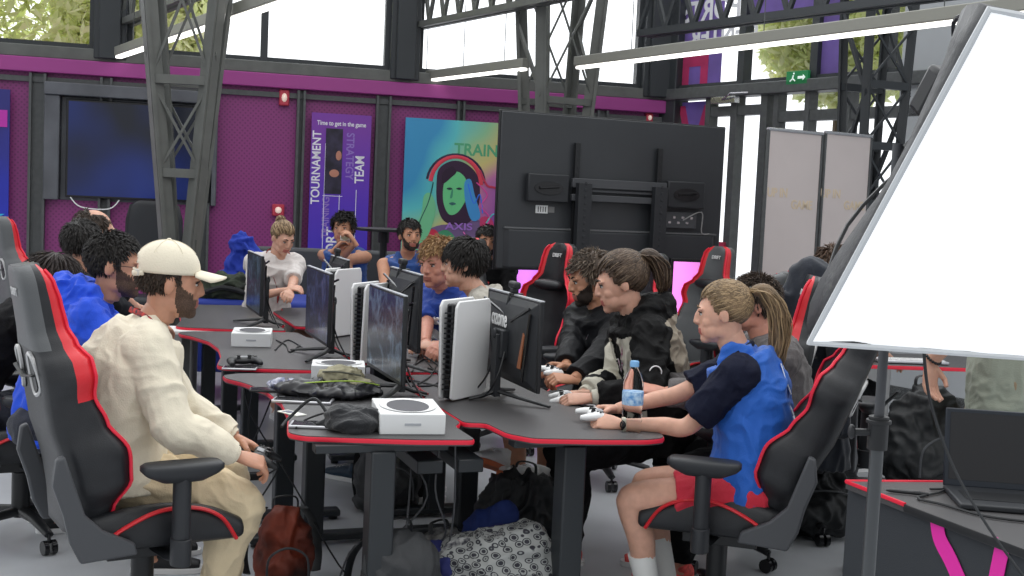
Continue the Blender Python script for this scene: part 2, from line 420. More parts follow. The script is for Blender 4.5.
rooftruss('dark roof truss in front of the glazed side', (650, 32), (880, 2), 3.1, .42, 11, frame_m)
def tubelamp(label, pa, pb, z=2.8):
    a = atZ(*pa, z); b = atZ(*pb, z); d = b-a; L = d.length; x = d.normalized()
    t = thing('linear_lamp', label, 'ceiling lamp', M=frame((a+b)/2, x, (0, 0, 1)), group=None)
    mb = MB(); mb.box((0, .055, 0), (L, .085, .085)); mb.build('housing', mat('lamp_housing', (.25, .25, .22), .45), t, bevel=.008)
    mb = MB(); mb.box((0, 0, 0), (L-.04, .025, .06)); mb.build('diffuser', mat('lamp_diffuser', (1, .98, .93), .4, emit=2.2), t, bevel=.006)
    for k in range(3):
        mb = MB(); xx = -L/2+L*(k+.5)/3; mb.tube([(xx, .09, 0), (xx, 1.3, 0)], .004, 5); mb.build('suspension_wire', steel, t)
tubelamp('long hanging strip lamp at upper left before the tree window', (110, 60), (330, -13))
tubelamp('hanging strip lamp in the middle, ending at the dark pillar', (409, 83), (526, 69))
tubelamp('long hanging strip lamp across the upper right', (577, 68), (1060, 9.5))
# ------------------------------------------------------------------ outdoors
def tree(label, c, r, h, seed, n=1500, dense=.75):
    rnd = random.Random(seed); t = thing('leafy_tree', label, 'tree', c)
    mb = MB(); mb.tube([(0, 0, 0), (.05, 0, h*.4), (0, .05, h*.8)], [.16, .12, .05], 8); mb.build('trunk', mat('bark', (.12, .09, .06), .9, bump=.5), t)
    mb = MB()
    for _ in range(n):
        u = V((rnd.gauss(0, 1), rnd.gauss(0, 1), rnd.gauss(0, 1))).normalized()*r*rnd.uniform(.35, 1)**.5
        p = V((u.x, u.y*.6, h+u.z*.9)); s = rnd.uniform(.05, .11)
        a = V((rnd.gauss(0, 1), rnd.gauss(0, 1), rnd.gauss(0, 1))).normalized(); b = a.cross(V((rnd.random(), rnd.random(), 1))).normalized()
        mb.add([p-a*s, p-b*s*.4, p+a*s, p+b*s*.4], [(0, 1, 2, 3)], 0 if rnd.random() < .6 else 1)
    mb.build('foliage', [backlit('leaf_light', (.92, .95, .62), .55), backlit('leaf_mid', (.74, .80, .42), .5)], t, smooth=False)
base = lambda u, out, M: M @ V((u, 0, out))
for i, (px, py, r, h, lb) in enumerate(((20, 25, 2.3, 3.9, 'pale green tree outside the left high window'), (118, 40, .95, 3.7, 'pale green tree seen beside the left lattice column'))):
    u, z = wp(px, py); tree(lb, base(u-.4*(1-i), -2.6, WM), r, h, i, 17000)
for i, (px, py, r, h, lb, dz) in enumerate(((712, 60, 1.0, 3.7, 'small pale tree outside next to the purple window film', 2.0), (800, 40, 1.7, 4.3, 'pale green tree outside above the glass doors', 2.4), (880, 60, 1.3, 4.0, 'pale green tree outside behind the dark lattice column', 2.2))):
    u, z = sp(px, py); q = SM @ V((u, 0, 0)); q = q-SN*dz; tree(lb, (q.x, q.y, 0), r, h, 10+i, 9000)
# ------------------------------------------------------------------ wall fittings
def wallthing(name, label, cat_, px, py, out=0.0, group=None):
    u, z = wp(px, py); return thing(name, label, cat_, M=WM @ Mx.Translation((u, z, out)), group=group), u, z
# the wall television in its frame
def walltv():
    u0, z0 = wp(46, 97); u1, z1 = wp(216, 192)
    t = thing('television', 'wide wall television with a dark blue picture in a grey steel surround', 'television', M=WM @ Mx.Translation(((u0+u1)/2, (z0+z1)/2, .1)))
    w = u1-u0; h = 1.12
    mb = MB(); seg(-w/2, w/2, h/2-.12, h/2, -.1, .06, mb); seg(-w/2, -w/2+.14, -h/2, h/2-.12, -.1, .03, mb); seg(w/2-.05, w/2, -h/2, h/2-.12, -.1, .03, mb); seg(-w/2+.14, w/2-.05, -h/2, h/2-.12, -.1, -.07, mb)
    mb.build('surround', mat('grey_surround', (.1, .105, .12), .4, noise_amt=.2, nscale=3), t, bevel=.01)
    mb = MB(); seg(-w/2+.2, w/2-.06, -h/2+.03, h/2-.15, -.05, .02, mb); mb.build('casing', gloss, t, bevel=.008)
    m = bpy.data.materials.new('blue_picture'); m.use_nodes = True; nt = m.node_tree; b = nt.nodes['Principled BSDF']; b.inputs['Base Color'].default_value = (.004, .004, .006, 1); b.inputs['Roughness'].default_value = .12
    tc = nt.nodes.new('ShaderNodeTexCoord'); n = nt.nodes.new('ShaderNodeTexNoise'); n.inputs['Scale'].default_value = .8; n.inputs['Detail'].default_value = 2
    r = nt.nodes.new('ShaderNodeValToRGB'); r.color_ramp.elements[0].position = .4; r.color_ramp.elements[0].color = (.003, .005, .012, 1); r.color_ramp.elements[1].position = .7; r.color_ramp.elements[1].color = (.005, .02, .16, 1)
    nt.links.new(tc.outputs['Object'], n.inputs['Vector']); nt.links.new(n.outputs['Fac'], r.inputs['Fac']); nt.links.new(r.outputs['Color'], b.inputs['Emission Color']); b.inputs['Emission Strength'].default_value = .8
    mb = MB(); seg(-w/2+.22, w/2-.08, -h/2+.05, h/2-.17, .02, .024, mb); mb.build('screen', m, t, smooth=False)
    mb = MB(); mb.tube(cat([(-w/2+.25, -h/2+.03, .03), (-w/2+.35, -h/2-.06, .04), (-w/2+.6, -h/2-.07, .04), (-w/2+.7, -h/2+.02, .03)], 5), .006, 6); mb.build('cable', white, t)
walltv()
def redbox(px, py, label, w=.12, h=.12):
    t, u, z = wallthing('alarm_box', label, 'fire alarm', px, py, .0)
    mb = MB(); mb.box((0, 0, .03), (w, h, .06)); mb.build('housing', mat('alarm_red', srgb(190, 60, 80), .4), t, bevel=.012)
    mb = MB(); mb.ell((0, 0, .06), (w*.28, h*.28, .03), nu=12, nv=8); mb.build('lens', mat('alarm_lens', (.9, .7, .6), .3, emit=.3), t)
redbox(284, 98, 'red alarm sounder high on the purple wall', .1, .16)
redbox(278, 210, 'small red alarm button low on the purple wall')
redbox(648, 118, 'small pale alarm unit on the purple wall above the big television', .08, .1)
# blue banner on the far left
def gradmat(name, stops, axis='Y', scale=1, off=0, emit=0, nz=.0, nsc=2):
    m = bpy.data.materials.new(name); m.use_nodes = True; nt = m.node_tree; b = nt.nodes['Principled BSDF']; b.inputs['Roughness'].default_value = .5
    tc = nt.nodes.new('ShaderNodeTexCoord'); sx = nt.nodes.new('ShaderNodeSeparateXYZ'); nt.links.new(tc.outputs['Object'], sx.inputs[0])
    ma = nt.nodes.new('ShaderNodeMath'); ma.operation = 'MULTIPLY_ADD'; ma.inputs[1].default_value = scale; ma.inputs[2].default_value = off; nt.links.new(sx.outputs[axis], ma.inputs[0])
    src = ma.outputs[0]
    if nz:
        n = nt.nodes.new('ShaderNodeTexNoise'); n.inputs['Scale'].default_value = nsc; n.inputs['Detail'].default_value = 1; nt.links.new(tc.outputs['Object'], n.inputs['Vector'])
        m2 = nt.nodes.new('ShaderNodeMath'); m2.operation = 'MULTIPLY_ADD'; m2.inputs[1].default_value = nz; nt.links.new(n.outputs['Fac'], m2.inputs[0]); nt.links.new(src, m2.inputs[2]); src = m2.outputs[0]
    r = nt.nodes.new('ShaderNodeValToRGB'); el = r.color_ramp.elements
    while len(el) < len(stops): el.new(.5)
    for e, (p, c) in zip(el, stops): e.position = p; e.color = (*srgb(*c), 1)
    nt.links.new(src, r.inputs['Fac']); nt.links.new(r.outputs['Color'], b.inputs['Base Color'])
    if emit: nt.links.new(r.outputs['Color'], b.inputs['Emission Color']); b.inputs['Emission Strength'].default_value = emit
    return m
def banners():
    # far left: blue banner with a cyan star
    u1, zt = wp(12, 95); t = thing('wall_banner', 'deep blue banner with a cyan glow at the left edge of the wall', 'banner', M=WM @ Mx.Translation((u1-.45, 1.4, .11)))
    mb = MB(); mb.box((0, 0, 0), (.9, 2.05, .03)); mb.build('board', gradmat('blue_banner', [(0, (20, 30, 150)), (.5, (25, 45, 190)), (1, (40, 40, 120))], 'Y', .5, .5, nz=.3), t)
    mb = MB(); mb.prism([(.45*math.cos(k*PI/4+.2)*(.25 if k % 2 else 1), -.35+.3*math.sin(k*PI/4+.2)*(.25 if k % 2 else 1)) for k in range(8)], .016, .02)
    o = mb.build('star', mat('cyan_print', srgb(60, 190, 230), .5), t, smooth=False); o.location = (.22, 0.08, 0); o.scale = (.45, .8, 1)
    mb = MB(); mb.box((.36, .75, .018), (.14, .16, .005)); mb.build('print_block', mat('magenta_print', srgb(190, 50, 170), .5), t)
    # purple TOURNAMENT banner
    (ua, za), (ub, zb_) = wp(311, 113), wp(370, 116); w = ub-ua; top = za; h = top-.35
    t = thing('wall_banner', 'purple banner lettered TOURNAMENT, STRATEGY and TEAM', 'banner', M=WM @ Mx.Translation(((ua+ub)/2, top-h/2, .115)))
    mb = MB(); mb.box((0, 0, 0), (w, h, .03)); mb.build('board', gradmat('purple_banner', [(0, (40, 50, 190)), (.55, (88, 50, 190)), (1, (125, 60, 165))], 'Y', .55, .5), t)
    wl = mat('white_print', (.85, .83, .9), .5); fl = mat('faded_print', srgb(150, 120, 200), .5)
    def tx(s, sz, x, y, r=0, m=wl, sq=1): o = text(s, sz, m, t, ext=.001, squash=sq, bold=sz*.018); o.matrix_local = Mx.Translation((x, y, .0165)) @ Mx.Rotation(r, 4, 'Z')
    tx('Time to get in the game', .062, 0, h/2-.1, 0, wl, .82)
    tx('TOURNAMENT', .12, -w/2+.06, h/2-.55, PI/2, wl, .9); tx('STRATEGY', .11, .09, h/2-.42, -PI/2, fl, .9); tx('TEAM', .13, .2, h/2-.55, PI/2, wl, .85)
    tx('TRAINING', .1, -w/2+.17, h/2-1.05, PI/2, fl, .9); tx('SPORT', .15, -.06, h/2-1.35, PI/2, wl, .9)
    mb = MB(); mb.box((-.07, h/2-.48, .017), (.17, .66, .004)); mb.box((.08, h/2-1.35, .017), (.16, .75, .004)); mb.build('picture_block', mat('dark_print', srgb(45, 40, 60), .5, noise_amt=.5, nscale=9), t)
    mb = MB(); mb.ell((-.06, h/2-.6, .019), (.05, .04, .002)); mb.ell((-.02, h/2-.42, .019), (.03, .05, .002)); mb.build('printed_face', mat('skin_print', srgb(190, 130, 110), .5), t)
    mb = MB(); mb.ell((.05, h/2-1.25, .019), (.07, .12, .002)); mb.build('printed_figure', mat('teal_print', srgb(70, 190, 170), .5), t)
    mb = MB(); [mb.box((x, y, .017), (.006, l, .004)) for x, y, l in ((-.155, -.1, h*.8), (.17, -.3, h*.55), (.0, -.25, .9))]; mb.box((-.07, h/2-.83, .017), (.2, .006, .004)); mb.build('white_rule', wl, t, smooth=False)
    # TRAINING poster
    (ua, za), (ub, zb_) = wp(404, 118), wp(512, 123); w = ub-ua; h = za-.45; top = za
    t = thing('wall_poster', 'colourful poster lettered TRAINING with a woman wearing headphones', 'poster', M=WM @ Mx.Translation(((ua+ub)/2, top-h/2, .115)))
    m = bpy.data.materials.new('poster_blend'); m.use_nodes = True; nt = m.node_tree; b = nt.nodes['Principled BSDF']; b.inputs['Roughness'].default_value = .4
    tc = nt.nodes.new('ShaderNodeTexCoord'); mp = nt.nodes.new('ShaderNodeMapping'); mp.inputs['Location'].default_value = (.52, .1, 0); mp.inputs['Rotation'].default_value = (0, 0, .5); mp.inputs['Scale'].default_value = (.9, .9, .9)
    n = nt.nodes.new('ShaderNodeTexNoise'); n.inputs['Scale'].default_value = 1.6; n.inputs['Detail'].default_value = 1; sx = nt.nodes.new('ShaderNodeSeparateXYZ')
    nt.links.new(tc.outputs['Object'], mp.inputs[0]); nt.links.new(mp.outputs[0], sx.inputs[0]); nt.links.new(mp.outputs[0], n.inputs['Vector'])
    a = nt.nodes.new('ShaderNodeMath'); a.operation = 'MULTIPLY_ADD'; a.inputs[1].default_value = .55; nt.links.new(n.outputs['Fac'], a.inputs[0]); s2 = nt.nodes.new('ShaderNodeMath'); s2.operation = 'SUBTRACT'; s2.inputs[1].default_value = .22
    nt.links.new(sx.outputs['X'], a.inputs[2]); nt.links.new(a.outputs[0], s2.inputs[0])
    r = nt.nodes.new('ShaderNodeValToRGB'); el = r.color_ramp.elements
    st = [(0, (60, 150, 200)), (.2, (95, 200, 205)), (.38, (150, 205, 160)), (.55, (215, 200, 130)), (.72, (200, 120, 170)), (1, (120, 60, 170))]
    while len(el) < len(st): el.new(.5)
    for e, (p_, c) in zip(el, st): e.position = p_; e.color = (*srgb(*c), 1)
    nt.links.new(s2.outputs[0], r.inputs['Fac']); nt.links.new(r.outputs['Color'], b.inputs['Base Color'])
    mb = MB(); mb.box((0, 0, 0), (w, h, .03)); mb.build('board', m, t)
    cx = -.03; cy = h/2-.75    # head centre
    K = {}
    def shape(name, poly, col, z, closed_sm=True):
        pts = cat([(x, y, 0) for x, y in poly], 5, True); mb = MB(); mb.prism([(cx+q.x*.92, cy+q.y*.92) for q in pts], .015, .0155+z*.0012); mb.build(name, mat('print_%d_%d_%d' % col, srgb(*col), .5), t, smooth=False)
    shape('printed_body', [(-.55, -.95), (-.42, -.55), (-.2, -.38), (.1, -.35), (.3, -.3), (.48, -.5), (.52, -.95)], (120, 95, 140), 1)
    shape('printed_collar', [(-.5, -1.1), (-.3, -.6), (-.1, -.42), (.05, -.6), (0, -1.1)], (70, 150, 110), 2)
    shape('printed_patch', [(-.36, -.5), (-.22, -.42), (-.12, -.6), (-.25, -.75), (-.38, -.7)], (205, 50, 80), 3)
    shape('printed_patch', [(.3, -.28), (.45, -.3), (.47, -.62), (.36, -.6)], (200, 60, 110), 3)
    shape('printed_hair', [(-.22, .05), (-.2, .26), (-.05, .36), (.12, .33), (.26, .18), (.28, -.1), (.2, -.3), (.05, -.36), (-.12, -.32), (-.2, -.15)], (58, 35, 62), 4)
    shape('printed_face', [(-.14, .08), (-.1, .2), (.02, .24), (.12, .15), (.14, -.02), (.05, -.2), (-.04, -.25), (-.1, -.2), (-.14, -.08)], (110, 205, 140), 5)
    shape('printed_hand', [(.1, .12), (.17, .16), (.22, .0), (.3, -.25), (.2, -.3), (.12, -.1)], (70, 150, 215), 6)
    shape('printed_hand', [(-.36, -.05), (-.28, -.02), (-.22, -.2), (-.3, -.5), (-.44, -.6), (-.46, -.45), (-.38, -.25)], (120, 200, 150), 6)
    shape('printed_hair', [(-.15, .1), (-.05, .18), (.0, .24), (-.06, .3), (-.16, .22)], (48, 28, 52), 7)
    for e in ((-.07, .045), (.04, .05)): shape('printed_eye', [(e[0]-.035, e[1]), (e[0], e[1]+.014), (e[0]+.035, e[1]), (e[0], e[1]-.012)], (30, 50, 60), 7)
    shape('printed_mouth', [(-.07, -.12), (-.03, -.105), (.01, -.12), (-.03, -.14)], (60, 110, 110), 7)
    shape('printed_nose', [(-.045, .03), (-.03, .03), (-.035, -.05), (-.06, -.055)], (70, 150, 120), 7)
    mb = MB(); arc = [(cx+.27*math.cos(a), cy+.08+.3*math.sin(a), .02) for a in [PI*k/16*.95+.05 for k in range(17)]]; mb.tube(arc, (.022, .004), 6, ref=(0, 0, 1)); mb.build('printed_headband', mat('print_red', srgb(225, 70, 90), .5), t)
    mb = MB(); mb.tube([(x*1.14-cx*.14, y+.02, .02) for x, y, z in arc], (.012, .003), 6, ref=(0, 0, 1)); mb.build('printed_headband', mat('print_blackish', srgb(50, 40, 70), .5), t)
    def squig(name, pts, col, r_=.007): mb = MB(); mb.tube([(cx+q.x, cy+q.y, .022) for q in cat([(x, y, 0) for x, y in pts], 5)], (r_, .002), 5, ref=(0, 0, 1)); mb.build(name, mat('print_%d_%d_%d' % col, srgb(*col), .5), t)
    squig('printed_line', [(.22, .12), (.34, -.0), (.28, -.12), (.38, -.25), (.3, -.38)], (230, 80, 170)); squig('printed_line', [(.34, -.3), (.42, -.2), (.48, -.3), (.42, -.42), (.5, -.5)], (80, 220, 220))
    squig('printed_line', [(-.5, -.9), (-.4, -.6), (-.25, -.7), (-.1, -.5), (0, -.8), (.1, -.6)], (120, 240, 190)); squig('printed_line', [(.1, -.4), (.2, -.55), (.15, -.75), (.3, -.9)], (240, 120, 200)); squig('printed_line', [(.13, .1), (.2, -.1), (.26, .0), (.3, -.2)], (60, 120, 240))
    squig('printed_line', [(.25, .25), (.33, .1), (.4, .08), (.5, .06)], (200, 60, 90), .012); squig('printed_line', [(-.42, -.5), (-.36, -.3), (-.28, -.1), (-.24, .1)], (40, 90, 90))
    o = text('TRAINING', .17, mat('print_green', srgb(90, 175, 130), .5), t, ext=.001, squash=.95, bold=.004, align='LEFT'); o.matrix_local = Mx.Translation((-.06, h/2-.30, .0165))
    o = text('AXIS', .1, mat('print_lilac', srgb(170, 120, 210), .5), t, ext=.001, squash=1.4, bold=.002); o.matrix_local = Mx.Translation((.02, h/2-1.1, .026))
banners()
# ================================================================== DESKS
LEFTP = [(.0, 0), (.03, .2), (.10, .45), (.14, .58), (.2, .625), (.3, .61), (.5, .575), (.8, .555), (1.1, .575), (1.32, .64), (1.44, .70), (1.53, .705), (1.58, .64), (1.57, .4), (1.55, .02), (1.30, .0), (1.24, -.045), (.32, -.045), (.25, .0)]
RIGHTP = [(.32, -.06), (.30, -.14), (.10, -.155), (.0, -.22), (-.05, -.45), (-.075, -.64), (-.05, -.72), (.03, -.745), (.3, -.69), (.7, -.65), (1.1, -.67), (1.36, -.73), (1.46, -.755), (1.52, -.69), (1.50, -.16), (1.30, -.14), (1.24, -.06)]
def roundpoly(P, r=.03, n=4):
    out = []; N = len(P)
    for i in range(N):
        a, b, c = V(P[i-1]), V(P[i]), V(P[(i+1) % N]); u = (a-b); w_ = (c-b); k = min(r, u.length*.45, w_.length*.45)
        s = b+u.normalized()*k; e = b+w_.normalized()*k
        for j in range(n+1): t = j/n; out.append(s*(1-t)**2+b*2*t*(1-t)+e*t*t)
    return out
def desk(label, P, l0, dw, side, loc=None):
    # local frame of the row: x along the row (l), y towards the left users (w)
    t = thing('gaming_desk', label, 'desk', M=frame(RW(l0, dw), EL, (0, 0, 1)) @ Mx.Rotation(-PI/2, 4, 'X'), group=None)
    # after the rotation: local x = EL, local y = up x EL, local z = up
    P2 = roundpoly([V(p) for p in P]); H = .75
    mb = MB(); mb.prism([(p.x, p.y) for p in P2], H-.024, H); mb.build('table_top', desk_m, t, smooth=False)
    mb = MB(); mb.tube([(p.x, p.y, H-.011) for p in P2], (.005, .009), 6, ref=(0, 0, 1), loop=True); mb.build('edge_trim', redtrim, t)
    s = 1 if side == 'L' else -1; wc = .31 if side == 'L' else -.42
    mb = MB(); mb.box((.8, wc, H-.055), (1.2, .05, .05)); mb.box((.12, wc, H-.04), (.07, .48, .03)); mb.box((1.42, wc, H-.04), (.07, .5, .03)); mb.build('under_frame', leg_m, t, bevel=.004)
    mb = MB(); mb.box((.8, s*.08, H-.16), (1.05, .10, .05)); mb.build('cable_tray', leg_m, t, bevel=.004)
    for l in (.12, 1.36):
        mb = MB(); mb.box((l, wc, (H-.05)/2+.02), (.10, .09, H-.09)); g = mb.build('leg', leg_m, t, bevel=.008)
        mb = MB(); mb.box((l, wc, .035), (.08, .56, .035)); mb.build('foot', leg_m, g, bevel=.01)
        for q in (-.25, .25): mb = MB(); mb.lathe([(.022, 0), (.022, .012), (.008, .014), (.008, .03)], 10, c=(l, wc+q, 0)); mb.build('glide', black, g)
    return t
desk('nearest desk of the left row, black top with red edge and a white box', LEFTP, 0, 0, 'L')
desk('second desk of the left row, black top with red edge', LEFTP, 1.64, .07, 'L')
desk('third desk of the left row, black top with red edge, at its far end', LEFTP, 3.28, .14, 'L')
desk('nearest desk of the right row, black top with red edge and a water bottle', RIGHTP, 0, 0, 'R')
desk('second desk of the right row, black with red edge, behind the tall white console', RIGHTP, 1.6, .05, 'R')
desk('third desk of the right row, black with red edge, before the blond man', RIGHTP, 3.2, .10, 'R')
# ================================================================== MONITORS
def screenmat(name, base, c1, c2, sc, e=.7, rough=.18):
    m = bpy.data.materials.new(name); m.use_nodes = True; nt = m.node_tree; b = nt.nodes['Principled BSDF']; b.inputs['Base Color'].default_value = (.008, .008, .01, 1); b.inputs['Roughness'].default_value = rough
    tc = nt.nodes.new('ShaderNodeTexCoord'); n = nt.nodes.new('ShaderNodeTexNoise'); n.inputs['Scale'].default_value = sc; n.inputs['Detail'].default_value = 6; n.inputs['Distortion'].default_value = 1.2
    v = nt.nodes.new('ShaderNodeTexVoronoi'); v.inputs['Scale'].default_value = sc*2.2; v.feature = 'DISTANCE_TO_EDGE'
    r = nt.nodes.new('ShaderNodeValToRGB'); el = r.color_ramp.elements; el[0].position = .42; el[0].color = (*base, 1); el[1].position = .62; el[1].color = (*c1, 1); q = el.new(.78); q.color = (*c2, 1)
    mx = nt.nodes.new('ShaderNodeMath'); mx.operation = 'MULTIPLY_ADD'; mx.inputs[1].default_value = -.5
    nt.links.new(tc.outputs['Object'], n.inputs['Vector']); nt.links.new(tc.outputs['Object'], v.inputs['Vector']); nt.links.new(v.outputs['Distance'], mx.inputs[0]); nt.links.new(n.outputs['Fac'], mx.inputs[2])
    nt.links.new(mx.outputs[0], r.inputs['Fac']); nt.links.new(r.outputs['Color'], b.inputs['Emission Color']); b.inputs['Emission Strength'].default_value = e
    return m
SCR = [screenmat('screen_a', (.02, .026, .036), (.10, .14, .19), (.3, .34, .36), 7), screenmat('screen_b', (.012, .014, .03), (.05, .06, .14), (.35, .12, .08), 9), screenmat('screen_c', (.012, .02, .03), (.05, .08, .12), (.14, .2, .26), 8)]
def monitor(label, loc, rz, scr, w=.61, h=.36, gap=.09, logo=False, light_edge=True):
    t = thing('monitor', label, 'monitor', loc, rz)
    zc = gap+h/2
    mb = MB(); mb.box((0, -.004, zc), (w, .018, h)); f = mb.build('casing', black, t, bevel=.004)
    mb = MB(); rings = []
    for y, k in ((-.012, .96), (-.03, .8), (-.045, .5)):
        rings.append([(-w/2*k, y, zc-h/2*k), (w/2*k, y, zc-h/2*k), (w/2*k, y, zc+h/2*k), (-w/2*k, y, zc+h/2*k)])
    mb.loft(rings); mb.build('back_shell', dark, t, smooth=False, bevel=.004)
    if light_edge:
        mb = MB(); mb.box((0, -.002, zc+h/2+.0015), (w, .016, .004)); mb.build('top_edge', mat('pale_edge', (.5, .52, .55), .3), t)
    mb = MB(); mb.box((0, .0055, zc+.004), (w-.016, .002, h-.026)); mb.build('screen', scr, t, smooth=False)
    # ridges of the back shell
    mb = MB()
    for a, b in (((-.26, .15), (-.08, .08)), ((-.08, .08), (.27, .15)), ((.24, .12), (.13, -.1)), ((-.27, .13), (-.24, -.15))): mb.tube([(-a[0], -.034, zc+a[1]), (-b[0], -.046, zc+b[1])], .006, 5)
    mb.build('shell_ridge', gloss, t)
    mb = MB(); mb.box((0, -.058, zc-.02), (.11, .035, .12)); mb.build('mount_block', dark, t, bevel=.006)
    mb = MB(); mb.box((0, -.075, (zc-.0)/2+.02), (.06, .028, zc)); mb.ell((0, -.09, zc+.02), (.022, .008, .022)); n = mb.build('stand_neck', dark, t, bevel=.006)
    for s in (-1, 1):
        mb = MB(); mb.tube([(0, -.075, .045), (s*.1, -.01, .03), (s*.22, .09, .008)], [(.018, .01), (.014, .009), (.01, .006)], 8, ref=(0, 0, 1)); mb.build('foot', black, t)
    mb = MB(); mb.tube([(0, -.07, .045), (0, -.13, .02), (0, -.19, .008)], [(.018, .01), (.014, .009), (.01, .006)], 8, ref=(0, 0, 1)); mb.build('foot', black, t)
    mb = MB(); mb.tube(cat([(.06, -.06, zc-.05), (.1, -.1, .12), (.04, -.13, .03), (-.05, -.17, .004)], 5), .004, 6); mb.tube(cat([(-.05, -.06, zc-.05), (-.04, -.1, .1), (-.12, -.14, .004)], 5), .004, 6); mb.build('cable', black, t)
    if logo:
        o = text('ozone', .10, mat('logo_white', (.85, .85, .85), .4), t, name='logo', bold=.0015, squash=.78); o.matrix_local = frame((-.06, -.049, zc+.08), (1, 0, 0), (0, 0, 1))
        mb = MB(); mb.prism([(-.02, -.05), (.02, -.05), (.05, .09), (.035, .1)], 0, .004); o = mb.build('orange_strip', mat('orange_strip', (.3, .1, .04), .4), t, smooth=False); o.matrix_local = frame((.2, -.045, zc-.05), (1, 0, 0), (0, 0, 1))
    return t
LR = ROWA  # facing direction helpers: local +Y must point to the users
RZL = math.atan2(NW.y, NW.x)-PI/2; RZR = RZL+PI
def webcam(label, loc, rz):
    t = thing('webcam', label, 'webcam', loc, rz)
    mb = MB(); mb.box((0, 0, .035), (.095, .03, .032)); mb.build('body', black, t, bevel=.01)
    mb = MB(); mb.tube([(0, .014, .035), (0, .02, .035)], .012, 12); mb.build('lens', gloss, t)
    mb = MB(); mb.box((0, 0, .012), (.03, .03, .02)); mb.box((0, .01, -.002), (.05, .05, .006)); mb.tube([(0, -.02, 0), (0, -.03, -.05)], .006, 6); mb.build('clip', dark, t, bevel=.003)
    return t
m1 = monitor('nearest monitor of the left row, showing its dim game screen', atZ(383, 396, .75), RZL, SCR[0])
m2 = monitor('middle monitor of the left row, dark reddish game picture', atZ(316, 357, .75), RZL, SCR[1])
m3 = monitor('farthest left monitor, beside the woman in the white shirt', atZ(253, 326, .75), RZL, SCR[2])
m4p = atZ(338, 331, .75); m4 = monitor('monitor turned away in front of the drinking man', m4p, RZR, SCR[2], w=.5)
m5p = atZ(403, 368, .75); m5 = monitor('monitor turned away behind the nearest left row monitor', m5p, RZR, SCR[2], w=.58, h=.37, gap=.11)
m6p = atZ(511, 400, .75); m6 = monitor('nearest monitor of the right row, black back lettered ozone', m6p, RZR, SCR[0], logo=True, h=.37, gap=.08, w=.65)
def rel(o, x, y, z): return V(o)+Mx.Rotation(RZL, 3, 'Z') @ V((x, y, z))
webcam('webcam on top of the monitor before the drinking man', rel(m4p, .1, 0, .452), RZR)
webcam('webcam on top of the monitor behind the nearest left row monitor', rel(m5p, .08, 0, .485), RZR)
webcam('webcam on top of the monitor lettered ozone', rel(m6p, .02, 0, .455), RZR)
# ================================================================== CONSOLES AND BOXES
def console(label, loc, rz, h=.39, d=.26, th=.022, badge=True):
    t = thing('game_console', label, 'game console', loc, rz)
    for s in (-1, 1):
        mb = MB(); prof = [(-d/2, .01), (-d/2+.02, 0), (d/2-.03, 0), (d/2, .03), (d/2+.004, h*.5), (d/2-.004, h-.03), (d/2-.02, h), (-d/2+.02, h-.004), (-d/2, h-.03)]
        M = Mx.Translation((s*(th+.006), 0, 0)) @ Mx.Rotation(s*.03, 4, 'Y') @ frame((0, 0, .006), (0, 1, 0), (0, 0, 1))
        mb.prism(prof, -.006, .006); mb.build('side_panel', white, t, bevel=.005, M=M)
    mb = MB(); mb.box((0, 0, h/2), (th*1.7, d-.03, h-.02)); b = mb.build('core', gloss, t, bevel=.01)
    mb = MB()
    for k in range(16): mb.box((0, -d/2+.008, .05+k*(h-.1)/15), (th*1.5, .012, .006))
    mb.build('vent_grille', dark, t, smooth=False); mb = MB()
    for k in range(16): mb.box((0, d/2-.012, .05+k*(h-.1)/15), (th*1.5, .012, .006))
    mb.build('vent_grille', dark, t, smooth=False)
    if badge:
        for s in (-1, 1):
            g = MB(); g.tube([(-.006, -.014, 0), (-.006, .014, 0), (.004, .01, 0), (.006, .004, 0), (-.004, 0, 0)], (.0022, .001), 5, ref=(0, 0, 1)); g.tube([(-.018, -.006, 0), (-.012, -.012, 0), (0, -.008, 0), (.016, -.002, 0), (.018, -.006, 0), (.006, -.012, 0)], (.0022, .001), 5, ref=(0, 0, 1))
            o = g.build('badge', mat('badge_grey', (.12, .12, .13), .4), t); o.matrix_local = frame((s*(th+.018), -.05, h-.055), (0, s, 0), (0, 0, 1))
    return t
console('tall white game console standing left of the monitor lettered ozone', atZ(462, 398, .75), math.radians(-31), h=.42, d=.27)
console('white game console standing in front of the drinking man', atZ(341, 336, .75), math.radians(-27), h=.40, d=.27)
console('white game console partly behind the nearest left row monitor', atZ(370, 362, .75), math.radians(-27), h=.40, d=.26)
def openbox(label, loc, rz, L, W, H_):
    t = thing('white_box', label, 'box', loc, rz)
    mb = MB(); mb.box((0, 0, H_/2), (L, W, H_)); b = mb.build('shell', cream, t, bevel=.004)
    mb = MB(); N = 28; rr = []
    for r_, z in ((.70, H_+.0015), (.92, H_+.002), (.94, H_+.004)): rr.append([(r_*L/2*math.cos(2*PI*k/N)*.95, r_*W/2*math.sin(2*PI*k/N)*.95, z) for k in range(N)])
    mb.loft(rr, cap=False); mb.build('rim', white, t)
    mb = MB(); mb.lathe([(.001, H_+.0012), (1, H_+.001), (1, H_+.0022), (.001, H_+.0024)], 28, M=Mx.Diagonal((L*.33, W*.38, 1, 1))); mb.build('round_opening', mat('box_inside', (.10, .10, .11), .8), t)
    mb = MB(); mb.box((0, -W/2-.0012, H_*.5), (L*.25, .002, .008)); mb.build('printed_mark', mat('mark_grey', (.4, .42, .45), .6), t)
    return t
openbox('white box with a round opening, nearest on the left row', atZ(407, 426, .75), .0+math.radians(4), .235, .33, .075).rotation_euler = (0, 0, math.radians(12))
openbox('white box beside the farthest left monitor', atZ(252, 344, .75), math.radians(10), .21, .28, .075)
